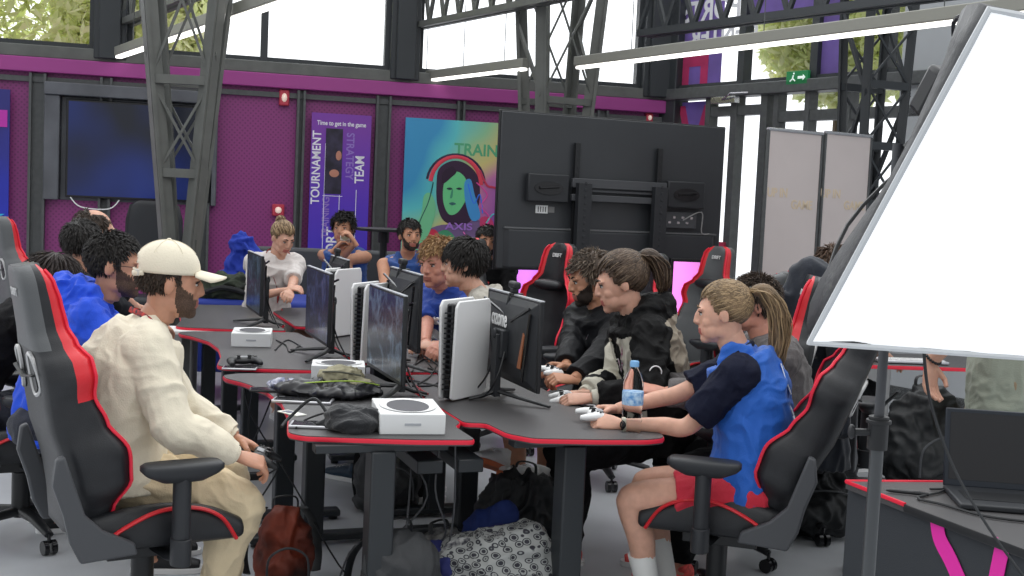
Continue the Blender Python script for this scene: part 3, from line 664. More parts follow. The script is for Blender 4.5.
t = openbox('flat white box behind the black bag on the second desk', atZ(338, 378, .75), math.radians(8), .24, .2, .07)
# ================================================================== SMALL THINGS ON THE DESKS
def gamepad_mesh():
    mb = MB(); mb.ell((0, 0, .022), (.055, .034, .018)); 
    for s in (-1, 1): mb.ell((s*.05, .004, .022), (.03, .032, .02)); mb.tube([(s*.055, 0, .022), (s*.068, -.04, .018), (s*.07, -.07, .014)], [(.022, .018), (.018, .015), (.010, .010)], 10)
    return voxel(mb, .004, 3)
GP = gamepad_mesh()
def gamepad(label, loc, M=None, rz=0, m=None, group=None):
    t = thing('game_controller', label, 'game controller', loc, rz)
    if M is not None: t.matrix_world = M
    o = bpy.data.objects.new('shell', GP.copy()); o.data.materials.clear(); o.data.materials.append(m or white); COL.objects.link(o); o.parent = t
    o.data.polygons.foreach_set('use_smooth', [True]*len(o.data.polygons))
    for s in (-1, 1): mb = MB(); mb.lathe([(.010, .034), (.007, .044), (.011, .05), (.001, .052)], 12, c=(s*.026, -.014, 0)); mb.build('thumb_stick', black, t)
    mb = MB(); mb.box((0, .012, .039), (.05, .026, .004)); mb.build('touch_pad', mat('pad_grey', (.35, .36, .38), .4), t, bevel=.003)
    mb = MB(); [mb.ell((.055+dx, .008+dy, .041), (.005, .005, .003), nu=8, nv=5) for dx, dy in ((.01, 0), (-.01, 0), (0, .01), (0, -.01))]; mb.build('buttons', black, t)
    return t
gamepad('black game controller on the second left desk beside a phone', atZ(243, 365, .75), rz=.5, m=black)
def slab(name, label, cat_, px, py, L, W, T, rz, m, z=.75, extra=None):
    t = thing(name, label, cat_, atZ(px, py, z), rz)
    mb = MB(); mb.box((0, 0, T/2), (L, W, T)); mb.build('body', m, t, bevel=min(T*.4, .004))
    mb = MB(); mb.box((0, 0, T+.0006), (L*.92, W*.9, .001)); mb.build('screen', gloss, t)
    mb = MB(); mb.box((-L*.38, W*.3, T+.001), (L*.1, W*.2, .002)); mb.build('camera_bump', dark, t)
    return t
silver = mat('silver_edge', (.6, .6, .63), .3, .8)
slab('phone', 'phone lying under the black game controller on the second desk', 'phone', 240, 369, .16, .08, .009, .1, silver)
slab('phone', 'black phone at the far corner of the nearest left desk', 'phone', 270, 391, .17, .08, .01, .2, black)
slab('tablet', 'dark tablet with silver edge beside the crumpled wrapper', 'tablet', 303, 402, .24, .1, .012, .0, silver)
slab('tablet', 'silver edged tablet at the front corner of the nearest left desk', 'tablet', 326, 427, .26, .1, .012, .05, silver)
slab('phone', 'phone with pale screen edge beside the nearest right row hands', 'phone', 583, 404, .15, .07, .009, -.5, silver)
t = thing('paper_note', 'small printed paper lying near the red edge of the nearest left desk', 'paper', atZ(292, 413, .7525), -.75)
mb = MB(); mb.box((0, 0, 0), (.12, .05, .003)); mb.build('sheet', mat('paper', (.75, .75, .7), .7), t); mb = MB(); mb.box((-.02, 0, .002), (.05, .03, .001)); mb.build('print', mat('print_dark', (.15, .15, .2), .7), t)
def blob(name, label, cat_, loc, rings, m, amp=.01, sc=14, vox=.008, rz=0, group=None, extra=None, ridge=True):
    t = thing(name, label, cat_, loc, rz, group)
    mb = MB()
    for c, r in rings: mb.ell(c, r)
    me = folds(voxel(mb, vox, 4), amp, sc, seed=len(rings), ridge=ridge)
    finish(me, 'body', m, t, smooth='full')
    return t
cloth_black = mat('black_cloth', (.014, .015, .018), .85, bump=.4, bscale=120, sheen=.2)
nylon = mat('black_nylon', (.016, .018, .02), .55, bump=.25, bscale=300)
shiny_bag = mat('glossy_bag', (.02, .02, .024), .28)
t = blob('cloth_pouch', 'crumpled black cloth bag beside the nearest white box', 'bag', atZ(354, 431, .75), [((0, 0, .03), (.10, .08, .045)), ((.03, .04, .05), (.07, .07, .04)), ((-.04, .03, .045), (.07, .07, .045)), ((-.10, .03, .015), (.05, .03, .02))], cloth_black, .008, 13, .006)
mb = MB(); mb.tube(cat([(-.1, .03, .05), (-.16, .06, .10), (-.24, .05, .03), (-.26, .0, .004)], 6), .006, 6); mb.build('strap', nylon, t)
t = blob('bag', 'shiny black bag lying flat in front of the nearest left monitor', 'bag', atZ(330, 396, .75), [((0, 0, .025), (.22, .13, .03)), ((.05, .06, .035), (.16, .1, .035)), ((-.1, .0, .03), (.14, .1, .03))], shiny_bag, .012, 9, .007)
mb = MB(); mb.tube(cat([(-.18, -.02, .04), (-.05, -.06, .065), (.1, -.02, .07), (.2, .03, .05)], 6), (.005, .003), 6); mb.build('green_cord', mat('lime_cord', srgb(160, 190, 70), .6), t)
t = blob('cap', 'olive and cream cap lying on the shiny black bag', 'cap', atZ(341, 381, .80), [((0, 0, .02), (.10, .08, .045)), ((.08, -.04, .0), (.08, .06, .02))], mat('khaki_cloth', srgb(150, 145, 120), .8), .008, 16, .006)
mb = MB(); mb.tube(cat([(-.07, -.06, .045), (0, -.075, .05), (.09, -.05, .035)], 5), .004, 5); mb.build('seam', mat('seam_dark', (.1, .1, .08), .8), t)
t = blob('wrapper', 'crumpled clear and blue plastic wrapper near the tablet', 'wrapper', atZ(284, 389, .75), [((0, 0, .018), (.05, .04, .022)), ((.04, .01, .015), (.04, .035, .02)), ((-.03, .03, .012), (.04, .03, .018))], mat('wrapper_film', srgb(150, 160, 200), .25, col2=srgb(225, 225, 235), nscale=30, noise_amt=.4), .014, 28, .004)
# cables on the desks
def cables(name, label, sets, m=black, r=.004, group=None):
    t = thing(name, label, 'cable', sets[0][0])
    o0 = V(sets[0][0])
    for s in sets: mb = MB(); mb.tube([p-o0 for p in cat(s, 6)], r, 6); mb.build('strand', m, t)
    return t
Zp = lambda x, y, z=.755: atZ(x, y, z)
cables('cable_bundle', 'tangle of black cables behind the nearest left monitor', [[Zp(412, 372), Zp(422, 352), Zp(436, 362), Zp(430, 376), Zp(418, 384)], [Zp(414, 365), Zp(440, 352), Zp(446, 372), Zp(428, 368)], [Zp(410, 380), Zp(430, 384), Zp(448, 388), Zp(440, 378)], [Zp(418, 350), Zp(440, 375), Zp(455, 372)], [Zp(424, 356, .80), Zp(440, 368, .77), Zp(436, 384), Zp(412, 386)]])
cables('cable_bundle', 'loose cables and adapter trailing along the red seam between desks', [[Zp(400, 350), Zp(408, 368), Zp(414, 384), Zp(428, 394)], [Zp(402, 356), Zp(396, 374), Zp(414, 392), Zp(420, 388)]], mat('red_cable', (.3, .02, .03), .4))
cables('cable_bundle', 'cables running from the second monitor along the desk', [[Zp(300, 345), Zp(290, 352), Zp(286, 345), Zp(276, 340)], [Zp(306, 350), Zp(288, 340), Zp(275, 350)], [Zp(380, 365), Zp(392, 352), Zp(398, 362)]])
cables('headset_cable', 'thin black cable looped across the front of the nearest left desk', [[Zp(365, 418), Zp(345, 412, .79), Zp(325, 413, .79), Zp(303, 421), Zp(296, 428)]])
# hanging cables below the desks
def hang(label, sets, r=.004, m=black): return cables('hanging_cable', label, [[V(p) for p in s] for s in sets], m, r)
q = lambda l, w, z: RW(l, w, z)
hang('black cables hanging under the left edge of the nearest left desk', [[q(1.3, .6, .72), q(1.25, .62, .55), q(1.3, .55, .35), q(1.2, .5, .38), q(1.28, .58, .2)], [q(1.42, .62, .72), q(1.3, .6, .6), q(1.1, .45, .35), q(.6, .3, .08), q(.4, .1, .02)], [q(1.35, .5, .7), q(1.25, .6, .5), q(1.33, .66, .42), q(1.22, .6, .3)]])
hang('cables hanging under the middle of the nearest left desk', [[q(.35, .02, .70), q(.3, .05, .5), q(.33, .0, .3), q(.4, .2, .2), q(.5, .3, .05)], [q(.5, .1, .7), q(.4, .12, .5), q(.25, .2, .25), q(.3, .35, .3), q(.45, .4, .02)], [q(.3, -.02, .7), q(.28, -.02, .4), q(.3, .02, .1)], [q(.45, .2, .7), q(.4, .05, .45), q(.38, .25, .22), q(.5, .1, .03)]], m=darkgrey)
t = thing('power_adapter', 'small black adapter hanging from cables under the left desk edge', 'adapter', q(1.3, .6, .335), .4); mb = MB(); mb.box((0, 0, 0), (.10, .05, .03)); mb.build('body', black, t, bevel=.006); mb = MB(); mb.tube([(.05, 0, 0), (.08, 0, .02)], .006, 6); mb.build('plug', black, t)
# ================================================================== WATER BOTTLE
def bottle(loc):
    t = thing('water_bottle', 'clear plastic water bottle with a blue label on the nearest right desk', 'bottle', loc)
    pet = mat('clear_plastic', (.97, .99, 1), .12, trans=1, ior=1.12)
    pr = [(.028, .0), (.033, .006), (.034, .02), (.031, .03), (.034, .04), (.031, .05), (.034, .06), (.031, .07), (.034, .08), (.0335, .14), (.033, .155), (.030, .165), (.024, .182), (.014, .198), (.0125, .205), (.0125, .215)]
    mb = MB(); mb.lathe(pr, 28); mb.build('body', pet, t)
    mb = MB(); mb.lathe([(.0345, .088), (.0352, .09), (.0352, .128), (.0345, .13)], 28); mb.build('label_band', mat('blue_label', srgb(90, 155, 220), .4, col2=srgb(190, 215, 235), nscale=60, noise_amt=.2), t)
    mb = MB(); mb.lathe([(.015, .207), (.015, .222), (.013, .225), (.001, .225)], 18); mb.build('cap', mat('cap_blue', srgb(120, 170, 215), .4), t)
    return t
BT = bottle(atZ(631, 432, .75)); BT.scale = (1.15, 1.15, 1.2)
# ================================================================== GAMING CHAIR
BACK = [(0, .18, .02), (.06, .22, .07), (.16, .262, .125), (.26, .272, .135), (.36, .25, .10), (.45, .245, .075), (.52, .265, .085), (.57, .25, .085), (.62, .19, .06), (.68, .15, .045), (.76, .142, .04), (.83, .135, .03), (.87, .11, .012), (.885, .07, .0)]
SECT = lambda w, b, k: [(0, -.062), (.6*w, -.062), (.9*w, -.05), (w, -.015), (1.02*w, .35*b), (1.0*w, .78*b), (w-.012, b+.006), (w-.045, b*.86), (w*.58, .018), (0, .012)]
def gaming_chair(label, loc, rz, recline=10, seat=.48, redhead=True, headmat=None, shell=None, lum=True, arm=True, base=True, brand=True, group=None, scale=1.0):
    t = thing('gaming_chair', label, 'chair', loc, rz, group); t.scale = (scale,)*3
    sh = shell or leather
    mats = [sh, red, headmat or sh]
    # backrest
    MBk = Mx.Translation((0, -.235, seat-.03)) @ Mx.Rotation(math.radians(recline), 4, 'X')
    rows = []; N = 46; zz = []
    for i in range(N+1):
        z = .885*i/N; w_, b_ = lerp_tab(BACK, z); s = SECT(w_, b_, 0); off = .02*math.sin(PI*min(1, z/.35))
        half = [(x, y+off) for x, y in s]; full = [(x, y, z) for x, y in half]+[(-x, y, z) for x, y in reversed(half[1:-1])]
        rows.append([V(p) for p in full]); zz.append(z)
    n = len(rows[0])
    def mi(i, j):
        z = zz[min(i, N)]; jj = j if j < 9 else n-1-j
        if redhead and z > .44 and jj in (4, 5, 6): return 1
        if z > .6 and jj in (0, 1, 2): return 2
        return 0
    mb = MB(); mb.loft(rows, mi); mb.build('backrest', mats, t, smooth='full', M=MBk)
    for s in (-1, 1):
        mb = MB(); mb.tube([V((s*(r[6].x+.001), r[6].y+.002, r[6].z)) for r in rows[1:-1]], .0065, 6); mb.build('piping', redtrim, t, M=MBk)
        # belt slot with metal frame
        pts = [(s*.075, -.068, .60), (s*.135, -.066, .59), (s*.15, -.058, .50), (s*.10, -.068, .47), (s*.07, -.068, .53)]
        mb = MB(); mb.tube(cat(pts, 4, True), .008, 6, loop=True); mb.build('belt_slot_frame', mat('slot_frame', (.5, .5, .5), .35, .6), t, M=MBk)
        mb = MB(); mb.prism([(x, z) for x, y, z in [q_ for q_ in pts]], 0, .004, M=frame((0, -.066, 0), (1, 0, 0), (0, 0, 1))); mb.build('belt_slot', black, t, M=MBk, smooth=False)
    if headmat or brand:
        o = text('DRIFT', .035, mat('thread_white', (.6, .6, .6), .6), t, name='headrest_logo', bold=.001); o.matrix_local = MBk @ frame((0, .028, .80), (-1, 0, 0), (0, 0, 1))
        o = text('DRIFT', .035, mat('thread_white', (.6, .6, .6), .6), t, name='headrest_logo', bold=.001); o.matrix_local = MBk @ frame((0, -.0655, .80), (1, 0, 0), (0, 0, 1))
    mb = MB(); mb.tube([(-.15, -.072, .54), (0, -.078, .52), (.15, -.072, .54)], (.012, .004), 8, ref=(0, 0, 1)); mb.build('pillow_strap', nylon, t, M=MBk)
    if lum:
        mb = MB(); mb.tube([(-.15, .06, .60), (0, .075, .60), (.15, .06, .60)], [(.045, .03), (.05, .045), (.045, .03)], 12, ref=(0, 0, 1)); mb.build('neck_pillow', leather, t, M=MBk, sub=1)
    # seat cushion
    h = seat; rows = []; ys = [-.25, -.235, -.18, -.1, 0, .1, .18, .24, .27, .282]
    for y in ys:
        k = max(0, min(1, (y+.25)/.03)); f = max(0, (y-.12)/.16); d = -.045*f*f; e = 1 if -.24 < y < .275 else .8
        up = .04*math.sin(PI*max(0, min(1, (y+.27)/.5)))
        q2 = [(0, -.02), (.17, -.015), (.2, .02+up), (.245, .02+up), (.265, -.01), (.265, -.085), (.22, -.1), (0, -.1)]
        q2 = [(x*(.94+.06*k), z*e+ (d if z > -.05 else 0)) for x, z in q2]
        full = [V((x, y, h+z)) for x, z in q2]+[V((-x, y, h+z)) for x, z in reversed(q2[1:-1])]; rows.append(full)
    mb = MB(); mb.loft(rows, 0); mb.build('seat', sh, t, smooth='full', sub=1)
    for s in (-1, 1):
        path = [(s*.262, -.23, h-.075), (s*.262, -.14, h-.012), (s*.258, -.02, h+.035), (s*.258, .1, h+.035), (s*.262, .19, h-.005), (s*.266, .245, h-.085)]
        mb = MB(); mb.tube(cat(path, 6), (.007, .013), 8, ref=(s, 0, 0)); mb.build('red_band', red, t)
    # hinge plates
    for s in (-1, 1):
        pl = [(-.36, .245), (-.335, .255), (-.31, .18), (-.27, .06), (-.21, .0), (-.11, -.05), (-.10, -.09), (-.28, -.10), (-.315, -.03), (-.335, .06), (-.37, .16)]
        mb = MB(); mb.prism([(y, h+z-.0) for y, z in pl], -.018, .018); mb.build('hinge_cover', darkgrey, t, bevel=.008, smooth=True, M=frame((s*.29, 0, 0), (0, 1, 0), (0, 0, 1)))
    if arm:
        for s in (-1, 1):
            mb = MB(); mb.tube([(s*.335, .03, h+.165), (s*.335, .03, h-.05)], (.036, .03), 12, ref=(0, 1, 0)); mb.tube([(s*.335, .03, h-.04), (s*.335, .03, h-.13)], (.045, .034), 12, ref=(0, 1, 0)); a = mb.build('arm_post', dark, t, bevel=.003)
            mb = MB(); mb.tube([(s*.335, .03, h-.11), (s*.25, .03, h-.13), (s*.1, .0, h-.12)], (.03, .012), 8, ref=(0, 0, 1)); mb.build('bracket', dark, a)
            rr = []
            for z, ky, kx in ((.152, .07, .03), (.175, .12, .045), (.19, .135, .055), (.205, .135, .055), (.213, .125, .046)):
                rr.append([V((s*.335+kx*math.copysign(abs(math.cos(a2))**.5, math.cos(a2)), .03+ky*math.copysign(abs(math.sin(a2))**.6, math.sin(a2)), h+z)) for a2 in [2*PI*i/28 for i in range(28)]])
            mb = MB(); mb.loft(rr); mb.build('arm_pad', dark, t, smooth='full')
    mb = MB(); mb.box((0, -.02, h-.125), (.3, .28, .05)); mb.tube([(.1, .05, h-.12), (.3, .06, h-.13)], .008, 8); mb.build('tilt_mechanism', black, t, bevel=.01)
    if base:
        mb = MB(); mb.tube([(0, 0, h-.14), (0, 0, .24)], .024, 14); mb.tube([(0, 0, .3), (0, 0, .1)], .04, 14); mb.build('gas_lift', black, t)
        for k in range(5):
            a = 2*PI*k/5+.3; d = V((math.cos(a), math.sin(a), 0))
            mb = MB(); mb.tube([d*.03+V((0, 0, .125)), d*.16+V((0, 0, .12)), d*.31+V((0, 0, .085))], [(.035, .022), (.028, .018), (.02, .014)], 10, ref=(0, 0, 1)); g = mb.build('base_leg', black, t)
            p = d*.31; x = V((-d.y, d.x, 0))
            mb = MB()
            for s in (-1, 1): mb.tube([p+x*s*.008+V((0, 0, .031)), p+x*s*.028+V((0, 0, .031))], .031, 14)
            mb.tube([p+V((0, 0, .05)), p+V((0, 0, .09))], .008, 8); mb.build('caster', gloss, g)
    return t
CH1 = gaming_chair('large black gaming chair with red edging under the man in the cream cap', (0, 0, 0), 0, recline=10, headmat=greyle, lum=False)
# ================================================================== CHAIRS
def facing(dx, dy): return math.atan2(dy, dx)-PI/2
CH1.location = (-1.26, 4.15, 0); CH1.rotation_euler = (0, 0, facing(.84, .54))
CH2 = gaming_chair('large black gaming chair with red piping under the woman in the blue vest', (.85, 4.62, 0), facing(-.96, .28), recline=21, redhead=False, lum=False)
pL = lambda px, y: atY(px, 300, y).x
CHE = gaming_chair('empty black gaming chair with wide red side and neck pillow before the big television', (pL(520, 7.75), 7.75, 0), facing(-.8, -.6), recline=6, lum=True)
def cp(src, label, x, y, f, group=None): return copy_tree(src, (x, y, 0), facing(*f), label, group)
pL = lambda px, y: atY(px, 300, y).x
greychair = gaming_chair('grey and red gaming chair at the far left edge, second behind the nearest', (pL(52, 8.4), 8.4, 0), facing(.8, .6), recline=6, headmat=greyle, shell=greyle)
cp(CH1, 'red edged gaming chair cut by the left edge, right behind the nearest one', pL(24, 5.25), 5.25, (.9, .45))
cp(CHE, 'gaming chair behind the dark haired man facing left', pL(428, 8.1), 8.1, (-.9, -.5))
cp(CHE, 'gaming chair with red edge behind the person with the tied back brown hair', pL(604, 6.9), 6.9, (-.8, -.5))
cp(greychair, 'small gaming chair with a grey and red headrest right of the pink screen', pL(683, 8.6), 8.6, (-.8, -.5))
cp(CH2, 'gaming chair showing its red back edge in front of the glass doors', pL(745, 8.4), 8.4, (-.6, .8))
cp(CH1, 'gaming chair with tall red edge right behind the ponytail of the seated woman', pL(722, 5.5), 5.45, (-.97, .1))
cp(CH1, 'gaming chair under the black jacket', pL(806, 6.0), 6.0, (.35, .95))
# black office chair against the purple wall
def office(label, x, y, f):
    t = thing('office_chair', label, 'chair', (x, y, 0), facing(*f))
    mb = MB(); rr = []
    for z, w_ in ((.62, .16), (.68, .21), (.85, .235), (1.02, .23), (1.12, .2), (1.15, .12)): rr.append([V((w_*math.copysign(abs(math.cos(a))**.5, math.cos(a)), -.24+.03*math.sin(a)-(.05*math.cos(w_*a)), z)) for a in [2*PI*i/20 for i in range(20)]])
    mb.loft(rr); mb.build('backrest', dark, t, smooth='full')
    mb = MB(); mb.tube([(-.2, -.31, 1.08), (0, -.34, 1.07), (.2, -.31, 1.08)], .012, 8); mb.build('back_rail', chrome, t)
    mb = MB(); rr = [[V((.24*math.cos(a)*k, .24*math.sin(a)*k, z)) for a in [2*PI*i/24 for i in range(24)]] for z, k in ((.44, .8), (.45, .97), (.49, 1), (.51, .9))]; mb.loft(rr); mb.build('seat', dark, t, smooth='full')
    mb = MB(); mb.tube([(0, -.05, .44), (0, -.27, .46), (0, -.3, .65)], .018, 8); mb.tube([(0, 0, .44), (0, 0, .1)], .025, 10); mb.build('stem', black, t)
    for k in range(5): a = k*2*PI/5; mb = MB(); mb.tube([(0, 0, .1), (.28*math.cos(a), .28*math.sin(a), .06)], .018, 8); mb.ell((.28*math.cos(a), .28*math.sin(a), .03), (.03, .03, .03)); mb.build('base_leg', black, t)
    return t
office('black round backed office chair below the wall television', pL(149, 10.2), 10.2, (.2, -1)).scale = (1.05, 1.05, 1.26)
# ================================================================== BIG TELEVISION ON ITS STAND (back view)
def bigtv():
    a = atY(497, 185, 8.9); b = atY(722, 195, 9.7); c = (a+b)/2; d = V((b.x-a.x, b.y-a.y, 0)); W = d.length; x = d.normalized()
    t = thing('television', 'huge television seen from behind on a wheeled stand', 'television', M=frame((c.x, c.y, 0), x, (0, 0, 1)))   # local z = toward camera side
    z1 = 2.26; z0 = 1.08; zc = (z0+z1)/2; H_ = z1-z0
    shell = mat('tv_back', (.035, .038, .043), .38, noise_amt=.06, nscale=2)
    mb = MB(); mb.box((0, zc, -.015), (W, H_, .03)); mb.build('bezel', black, t, bevel=.005)
    mb = MB(); mb.box((0, zc, .005), (W-.02, H_-.02, .02)); mb.build('back_panel', shell, t, bevel=.006)
    mb = MB(); rr = [[(-w_, z0+.02, o), (w_, z0+.02, o), (w_, y, o), (-w_, y, o)] for w_, y, o in ((W/2-.06, z0+.33, .012), (W/2-.1, z0+.30, .045))]; mb.loft(rr); mb.build('lower_housing', shell, t, smooth=False, bevel=.008)
    mb = MB(); mb.box((0, z0+.315, .03), (W-.12, .012, .03)); mb.build('housing_ridge', mat('tv_ridge', (.12, .125, .13), .3), t)
    mb = MB(); mb.box((0, zc, -.031), (W-.03, H_-.03, .002)); mb.build('screen', gloss, t)
    # vesa rails and bracket
    for s in (-1, 1):
        mb = MB(); mb.box((s*.36, zc-.04, .05), (.04, .84, .03)); [mb.box((s*.36, zc-.04+k*.06, .066), (.012, .03, .003)) for k in range(-6, 7)]; mb.build('vertical_rail', black, t, bevel=.003)
    mb = MB(); mb.box((0, zc+.08, .085), (.82, .07, .03)); mb.box((0, zc-.03, .085), (.82, .05, .03)); mb.box((0, zc+.025, .075), (.70, .02, .02)); mb.build('cross_rail', darkgrey, t, bevel=.004)
    for s in (-1, 1):
        mb = MB(); mb.box((s*.60, zc+.03, .06), (.34, .21, .05)); g = mb.build('speaker_box', dark, t, bevel=.01)
        mb = MB(); mb.prism([(s*.6+.12*math.cos(a), zc+.03+.05*math.sin(a)) for a in [2*PI*i/16 for i in range(16)]], .085, .092); mb.tube([(s*.6-.08, zc+.03, .095), (s*.6+.08, zc+.045, .095)], .012, 6); mb.build('grille', gloss, g)
    mb = MB(); mb.box((.58, zc-.17, .03), (.30, .13, .03)); f = mb.build('port_panel', darkgrey, t, bevel=.006)
    for k in range(6): mb = MB(); mb.box((.48+k*.04, zc-.17+(.02 if k % 2 else -.02), .047), (.025, .018, .006)); mb.build('port', chrome, f)
    mb = MB(); mb.box((.56, zc-.31, .03), (.05, .008, .02)); mb.tube(cat([(.60, zc-.17, .05), (.77, zc-.1, .05), (.78, zc-.26, .05), (.86, zc-.27, .04)], 5), .005, 6); mb.build('cable', mat('grey_cable', (.3, .3, .3), .5), t)
    mb = MB(); mb.box((-.62, zc-.13, .018), (.10, .06, .004)); g = mb.build('sticker', cream, t); mb = MB(); [mb.box((-.65+k*.02, zc-.13, .021), (.006, .04, .002)) for k in range(4)]; mb.build('sticker_print', black, g, smooth=False)
    mb = MB(); mb.box((-.54, zc-.13, .018), (.05, .045, .004)); mb.build('sticker', mat('sticker_grey', (.2, .2, .2), .6), t)
    # stand
    for s in (-1, 1):
        mb = MB(); mb.box((s*.33, .91, .13), (.11, 1.68, .06)); [mb.box((s*.33, 1.2+k*.05, .163), (.02, .02, .004)) for k in range(12)]; mb.build('stand_post', dark, t, bevel=.006)
        mb = MB(); mb.box((s*.5, .09, .1), (.07, .05, .8)); g = mb.build('stand_foot', dark, t, bevel=.01)
        for q_ in (-.3, .45): mb = MB(); mb.tube([(s*.5-.02, .035, q_), (s*.5+.02, .035, q_)], .035, 14); mb.build('caster', black, g)
    mb = MB(); mb.box((0, .55, .12), (.6, .05, .05)); mb.box((0, .12, .12), (1.0, .06, .06)); mb.box((0, 1.0, .12), (.6, .05, .05)); mb.build('stand_crossbar', dark, t, bevel=.006)
bigtv()
def litpanel(label, px0, px1, py0, py1, y, col, frame_=False, kind='screen'):
    a = atY(px0, (py0+py1)/2, y); b = atY(px1, (py0+py1)/2, y+.05); z1 = atY((px0+px1)/2, py0, y).z; z0 = atY((px0+px1)/2, py1, y).z
    w_ = (b-a).length; h = z1-z0; c = (a+b)/2
    t = thing('display_screen', label, 'screen', M=frame((c.x, c.y, 0), (b.x-a.x, b.y-a.y, 0), (0, 0, 1)))
    mb = MB(); mb.box((0, (z0+z1)/2, -.02), (w_+.05, h+.05, .04)); mb.build('casing', black, t, bevel=.004)
    mb = MB(); mb.box((0, (z0+z1)/2, .001), (w_, h, .003)); s = mb.build('screen', gradmat(label[:12], [(0, col), (.5, tuple(min(255, int(c_*1.12)) for c_ in col)), (1, tuple(int(c_*.85) for c_ in col))], 'X', 2, .5, emit=.9, nz=.3, nsc=4), t)
    mb = MB(); mb.box((0, z0/2-.02, -.03), (.12, z0, .04)); mb.box((0, .01, 0), (w_*.6, .02, .3)); mb.build('stand', black, t, bevel=.005)
litpanel('pink lit screen in a black frame left of the seated woman in blue', 672, 698, 262, 331, 9.4, (225, 130, 215))
litpanel('violet lit screen glowing behind the empty gaming chair', 512, 560, 258, 312, 10.2, (205, 120, 235))
# ================================================================== ROLL-UP PANELS
def rollup(label, px0, px1, y0, y1, py):
    a = atY(px0, py, y0); b = atY(px1, py+3, y1); ht = (a.z+b.z)/2; c = (a+b)/2; d = V((b.x-a.x, b.y-a.y, 0)); W = d.length
    t = thing('rollup_panel', label, 'banner', M=frame((c.x, c.y, 0), d, (0, 0, 1)))
    mb = MB(); mb.box((0, ht/2+.04, 0), (W-.02, ht-.1, .006)); mb.build('panel', mat('panel_white', srgb(200, 190, 188), .6, noise_amt=.03, nscale=2), t)
    mb = MB(); mb.tube([(-W/2, ht, 0), (W/2, ht, 0)], .014, 10); mb.build('top_rail', chrome, t)
    mb = MB(); mb.box((0, .04, 0), (W, .08, .12)); mb.build('base', chrome, t, bevel=.02)
    for s in (-1, 1): mb = MB(); mb.box((s*(W/2-.008), ht/2, 0), (.016, ht, .02)); mb.build('side_edge', steel, t)
    for i, (s_, x) in enumerate((('UP IN', -.15), ('GAME', .1))):
        o = text(s_, .09, mat('pale_gold_print', srgb(208, 190, 165), .6), t, squash=.9, bold=.002); o.matrix_local = Mx.Translation((x, ht-.45-.08*i, .0035))
rollup('pale roll-up panel, left one of the pair before the glass doors', 768, 823, 8.6, 8.9, 130)
rollup('pale roll-up panel, right one of the pair beside the photo light', 825, 872, 8.9, 9.15, 133)
